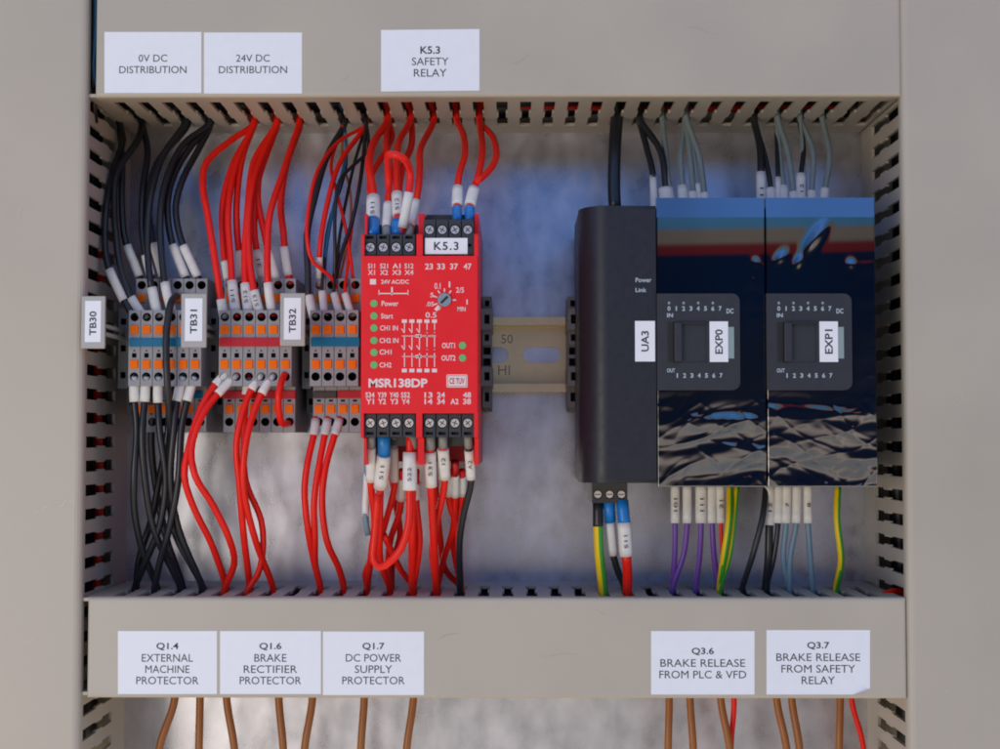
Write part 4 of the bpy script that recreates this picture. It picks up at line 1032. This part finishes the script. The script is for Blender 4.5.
wire('grey', M['grey_ins'], [(367, 455), (367, 482), (366.5, 515), (368, 535)], 7.5, 7.0, None, 'stray pale sleeve with a grey end hanging at the relay left', sleeve=(18, 42), group=None, r=.13, s_r=.15, bulge=0)

wire('red', RD, [(388, 452), (396, 500), (399, 535), (391, 565), (388, 594)], 8.0, 3.4, 'bottom', 'red wire lying deepest below the left relay plug', group=G8, r=.14, bulge=0)
wire('red', RD, [(433, 452), (437, 500), (440, 540), (445, 570), (458, 594)], 8.0, 3.4, 'bottom', 'red wire lying deepest below the right relay plug', group=G8, r=.14, bulge=0)

# controller connector
GY = (M['yellow_ins'], M['green_ins'])
G9 = 'wires below the black controller'
wire('gy', GY, [(598, 500), (598, 524), (600, 555), (604, 594)], 6.0, 5.4, 'bottom', 'yellow and green wire with black ferrule below the controller', fer=('black_fer', 26, .24), group=G9, r=.21, bulge=.3)
wire('black', M['dark_ins'], [(609, 500), (610, 522), (614, 556), (620, 575), (628, 594)], 6.0, 4.6, 'bottom', 'black wire with blue ferrule below the controller', fer=('blue_fer', 22, .26), sleeve=(1, 34), group=G9, r=.15, s_r=.22, bulge=.2)
wire('red', RD, [(622, 500), (624, 520), (627, 553), (628, 575), (631, 595)], 6.2, 5.4, 'bottom', 'red wire with blue ferrule and broad printed sleeve below the controller', fer=('blue_fer', 22, .27), sleeve=(0, 34), group=G9, r=.21, s_r=.30, text='511', bulge=.4)

GA = 'wires below the expansion modules'
hm = 4.6
def low(colour, m, pts, lab, **k):
    k.setdefault('sleeve', (0, 42)); k.setdefault('group', GA); k.setdefault('r', .13); k.setdefault('bulge', .4); k.setdefault('s_r', .20)
    wire(colour, m, pts, hm, 4.2, 'bottom', lab, **k)
low('purple', M['purple_ins'], [(675, 482), (675, 524), (675, 560), (671, 588)], 'leftmost purple wire below module EXP0', text='101')
low('purple', M['purple_ins'], [(687, 482), (687, 524), (682, 556), (673, 588)], 'purple wire below module EXP0 slanting to the leftmost one')
low('purple', M['purple_ins'], [(701, 482), (701, 524), (699, 560), (695, 588)], 'third purple wire below module EXP0, broad printed sleeve', text='111', s_r=.25)
low('purple', M['purple_ins'], [(712, 482), (712, 524), (714, 560), (719, 588)], 'rightmost purple wire, beside the yellow and green pair')
low('red', RD, [(720, 482), (721, 530), (722, 565), (720, 590)], 'thin dark red wire almost hidden by the yellow and green pair', text='21', r=.09)
low('gy', GY, [(730, 484), (729, 520), (724, 555), (722, 594)], 'yellow and green wire below module EXP0, left of the pair', sleeve=None, r=.15, bulge=1.2)
low('gy', GY, [(737, 484), (734, 520), (730, 555), (725, 594)], 'yellow and green wire below module EXP0, right of the pair', sleeve=None, r=.13, bulge=.9)
low('black', M['dark_ins'], [(766, 488), (763, 515), (753, 555), (747, 589)], 'black wire below module EXP1 slanting left', sleeve=None, r=.14, bulge=1.0)
low('black', BK, [(769, 484), (769, 527), (768, 560), (770, 589)], 'thick black wire below module EXP1 with a low sleeve', r=.19, text='12', s_r=.25)
low('black', BK, [(779, 482), (778, 524), (772, 560), (771, 589)], 'black wire tucked behind the thick one below module EXP1', r=.12)
low('grey', M['grey_ins'], [(787, 482), (786, 524), (783, 560), (789, 588)], 'leftmost grey-blue wire below module EXP1', text='7')
low('grey', M['grey_ins'], [(797, 482), (796, 524), (790, 556), (791, 588)], 'grey-blue wire below module EXP1, between its two like neighbours')
low('grey', M['grey_ins'], [(808, 482), (808, 524), (810, 556), (817, 588)], 'rightmost grey-blue wire below module EXP1', text='8')
low('gy', GY, [(838, 484), (837, 520), (840, 560), (843, 590)], 'lone yellow and green wire at the far right below module EXP1', sleeve=None, r=.15, bulge=.8)

# above the controller and modules
cb = wire('black', BK, [(615, 212), (614, 190), (614, 150), (617, 118)], 4.5, 3.6, 'top', 'thick black cable rising from the controller top into the duct', r=.29, bulge=.2, group=None, snap=True)
GB = 'wires above the expansion modules'
def high(colour, m, pts, lab, **k):
    k.setdefault('sleeve', (6, 25)); k.setdefault('group', GB); k.setdefault('r', .135); k.setdefault('bulge', .2); k.setdefault('s_r', .20)
    wire(colour, m, pts, 5.0, 3.4, 'top', lab, sm='sleeve_cool', **k)
T = M['teal_ins']
high('black', BK, [(654, 214), (653, 175), (647, 145), (641, 118)], 'black wire with a long sleeve at the controller corner', r=.15, sleeve=(0, 42), s_r=.17)
high('black', BK, [(668, 214), (666, 190), (660, 152), (645, 119)], 'black wire with a short white sleeve above module EXP0', r=.16, s_r=.34, sleeve=(6, 22))
high('grey', T, [(676, 214), (668, 180), (666, 150), (664, 119)], 'leftmost dull teal wire above module EXP0', s_r=.13)
high('grey', T, [(684, 214), (683, 192), (681, 155), (686, 119)], 'dull teal wire above module EXP0 ending in a white sleeve', text=None, s_r=.24)
high('grey', T, [(694, 214), (693, 192), (690, 150), (687, 119)], 'middle dull teal wire above module EXP0', s_r=.22, sleeve=(10, 14))
high('grey', T, [(700, 212), (698, 185), (693, 150), (688, 119)], 'thin dull teal wire close to the right-hand one above module EXP0', s_r=.12, r=.08)
high('grey', T, [(707, 214), (704, 190), (698, 155), (689, 119)], 'rightmost dull teal wire above module EXP0', s_r=.2, sleeve=(10, 13))
high('black', BK, [(761, 214), (761, 170), (760, 145), (761, 118)], 'black wire with a tall printed sleeve above module EXP1', r=.17, sleeve=(0, 46), s_r=.22, text='11')
high('black', BK, [(771, 214), (771, 190), (766, 155), (762, 118)], 'black wire slanting beside the tall sleeve above module EXP1', r=.12, s_r=.24, sleeve=(8, 20))
high('black', BK, [(779, 210), (778, 175), (778, 148), (783, 119)], 'dark wire behind the first teal wire above module EXP1', r=.11, s_r=.14, sleeve=(2, 34))
high('grey', T, [(785, 214), (784, 190), (781, 160), (784, 119)], 'first dull teal wire from the left above module EXP1', s_r=.2)
high('grey', T, [(795, 214), (793, 190), (788, 150), (785, 119)], 'second dull teal wire from the left above module EXP1', s_r=.2, sleeve=(10, 14))
high('black', BK, [(801, 210), (801, 176), (803, 148), (806, 119)], 'dark wire with a pinkish printed sleeve above module EXP1', r=.12, s_r=.23, sleeve=(0, 40), text='12')
high('grey', T, [(811, 214), (812, 185), (813, 150), (808, 119)], 'third dull teal wire from the left above module EXP1', s_r=.22, sleeve=(10, 15), r=.13)
high('grey', T, [(804, 214), (805, 185), (803, 155), (807, 119)], 'thin dull teal wire behind the third one above module EXP1', s_r=.18, sleeve=(8, 10), r=.09)
high('grey', T, [(823, 214), (825, 190), (829, 155), (831, 119)], 'dull teal wire farthest right above module EXP1', s_r=.22, sleeve=(10, 18))

# lower bay
GC = 'brown wires hanging below the lower duct'
browns = [(174, 160, 'leftmost'), (200, 199, 'second from the left'), (227, 234, 'third from the left'), (279, 283, 'fourth from the left'), (312, 305, 'fifth from the left'),
          (364, 361, 'sixth from the left'), (413, 407, 'right below label Q1.7'), (669, 668, 'leftmost of the right-hand set'), (690, 693, 'second of the right-hand set'),
          (721, 729, 'beside a thin red wire'), (777, 786, 'left of a close pair'), (792, 799, 'right of a close pair'), (840, 839, 'farthest right')]
for a_, b_, d_ in browns:
    pts = [P(a_ - (b_ - a_) * .3, 684, 3.6), P(a_, 703, 3.9), P(b_, 745, 4.1), P(b_ + (b_ - a_) * .5, 800, 3.6)]
    tag(mesh_obj('wire', tube(spline([Vector((pts[0].x, pts[0].y, zb0 + .9))] + pts[1:]), .175, 12), M['brown_ins'], smooth=True), f'brown wire hanging below the lower duct, {d_}', 'wire', GC)
for a_, b_, d_ in ((734, 731, 'beside a brown one under label Q3.6'), (852, 863, 'bowing outward under label Q3.7')):
    pts = [P(a_ - 3, 684, 3.6), P(a_, 703, 3.6), P(b_, 745, 3.6), P(b_ + 1, 800, 3.2)]
    tag(mesh_obj('wire', tube(spline([Vector((pts[0].x, pts[0].y, zb0 + .9))] + pts[1:]), .13, 12), RD, smooth=True), f'red wire hanging below the lower duct, {d_}', 'wire', 'red wires hanging below the lower duct')

# wires lying inside the ducts, glimpsed through the slots
def inside(pts, m, r, label):
    tag(mesh_obj('wire', tube(spline([Vector(p) for p in pts], .8), r, 10), m, smooth=True), label, 'wire', 'wires glimpsed through the duct slots')
inside([(-17, -6.2, 15.6), (-10, -6.0, 15.5), (-6.5, -5.2, 15.7), (0, -4.4, 16.3)], RD, .17, 'red wire seen through the front of the upper duct slots on the left')
inside([(-13, -5.3, 15.5), (-9, -5.6, 15.6), (-5, -4.6, 15.6), (2, -3.2, 16.2)], M['red_ins'], .15, 'red wire seen through the upper duct slots behind the front red one')
inside([(-1, -2.6, 15.45), (4, -2.9, 15.3), (8, -2.6, 15.3), (15.8, -2.9, 15.4)], RD, .13, 'red wire seen through the back of the upper duct slots on the right')
inside([(6, -5.4, 15.6), (9, -4.9, 15.5), (12, -4.4, 15.6), (16, -4.6, 15.7)], T, .15, 'grey wire seen through the upper duct slots on the right')
inside([(-18.75, -3.1, 9), (-18.8, -3.3, 2), (-18.75, -3.0, -2), (-18.8, -3.2, -8)], RD, .2, 'red wire seen through the lower slots of the left duct')
inside([(17.6, -5.6, 4), (17.5, -5.5, 0), (17.6, -5.4, -3), (17.5, -5.6, -8)], RD, .17, 'red wire seen through the lower slots of the right duct')
inside([(17.7, -6.5, 1), (17.45, -6.4, -2), (17.5, -6.0, -4), (17.5, -6.2, -9)], M['grey_ins'], .15, 'grey-blue wire seen through the lower slots of the right duct')
inside([(15.6, -5.2, -7.4), (16.4, -5.4, -6.75), (17.4, -4.8, -6.7), (18.2, -4.8, -7.4)], RD, .15, 'red wire bundled in the lower right corner of the duct')
inside([(-12, -6.5, -7.6), (-8, -6.3, -7.4), (-4, -6.4, -7.5), (1, -5.6, -8.2)], RD, .15, 'red wire seen through the lower duct slots on the left')
inside([(-1, -6.6, -7.3), (1.5, -6.2, -7.3), (4, -6.6, -7.5), (6, -5.0, -8.4)], M['purple_ins'], .15, 'purple wire seen through the lower duct slots in the middle')
inside([(5, -6.9, -7.4), (8, -6.8, -7.3), (10, -6.9, -7.5), (13, -6.2, -8.4)], RD, .12, 'red wire seen through the lower duct slots on the right')
inside([(-18.05, -7.2, 21), (-18.0, -7.2, 18), (-18.05, -7.1, 15.6), (-17.9, -6.0, 14.9)], M['blue_ins'], .06, 'thin blue wire in the gap left of the upper duct lid')
inside([(-18.2, -6.8, 21), (-18.15, -7.0, 17), (-18.2, -6.8, 15.6), (-18.3, -6.0, 14.0)], BK, .14, 'black wire in the gap left of the upper duct lid')

G_F = 'added filler wires darkening the ducts behind the slots'
for i in range(7):  # thick strands added so that the slot openings look black inside
    z = 15.75 + .55 * (i % 2); h = .9 + .97 * i
    inside([(-17.5, -h, z), (-9, -h - .3, z + .2), (-1, -h + .2, z), (8, -h - .2, z + .25), (16, -h, z)], M['dark_ins'], .48, f'{ORD[i]} added dark filler wire from the plate, darkening the upper duct')
    z = -7.95 - .45 * (i % 2)
    inside([(-17.5, -h, z), (-9, -h - .3, z - .2), (-1, -h + .2, z), (8, -h - .2, z - .2), (16, -h, z)], M['dark_ins'], .48, f'{ORD[i]} added dark filler wire from the plate, darkening the lower duct')
    x = -19.6 - .5 * (i % 2)
    inside([(x, -h, 20), (x - .2, -h - .3, 10), (x + .1, -h + .1, 2), (x, -h, -5), (x - .2, -h, -14)], M['dark_ins'], .50, f'{ORD[i]} added dark filler wire from the plate, darkening the left duct')
    x = 18.3 + .5 * (i % 2)
    inside([(x, -h, 20), (x + .2, -h - .3, 10), (x - .1, -h + .1, 2), (x, -h, -5), (x + .2, -h, -14)], M['dark_ins'], .50, f'{ORD[i]} added dark filler wire from the plate, darkening the right duct')
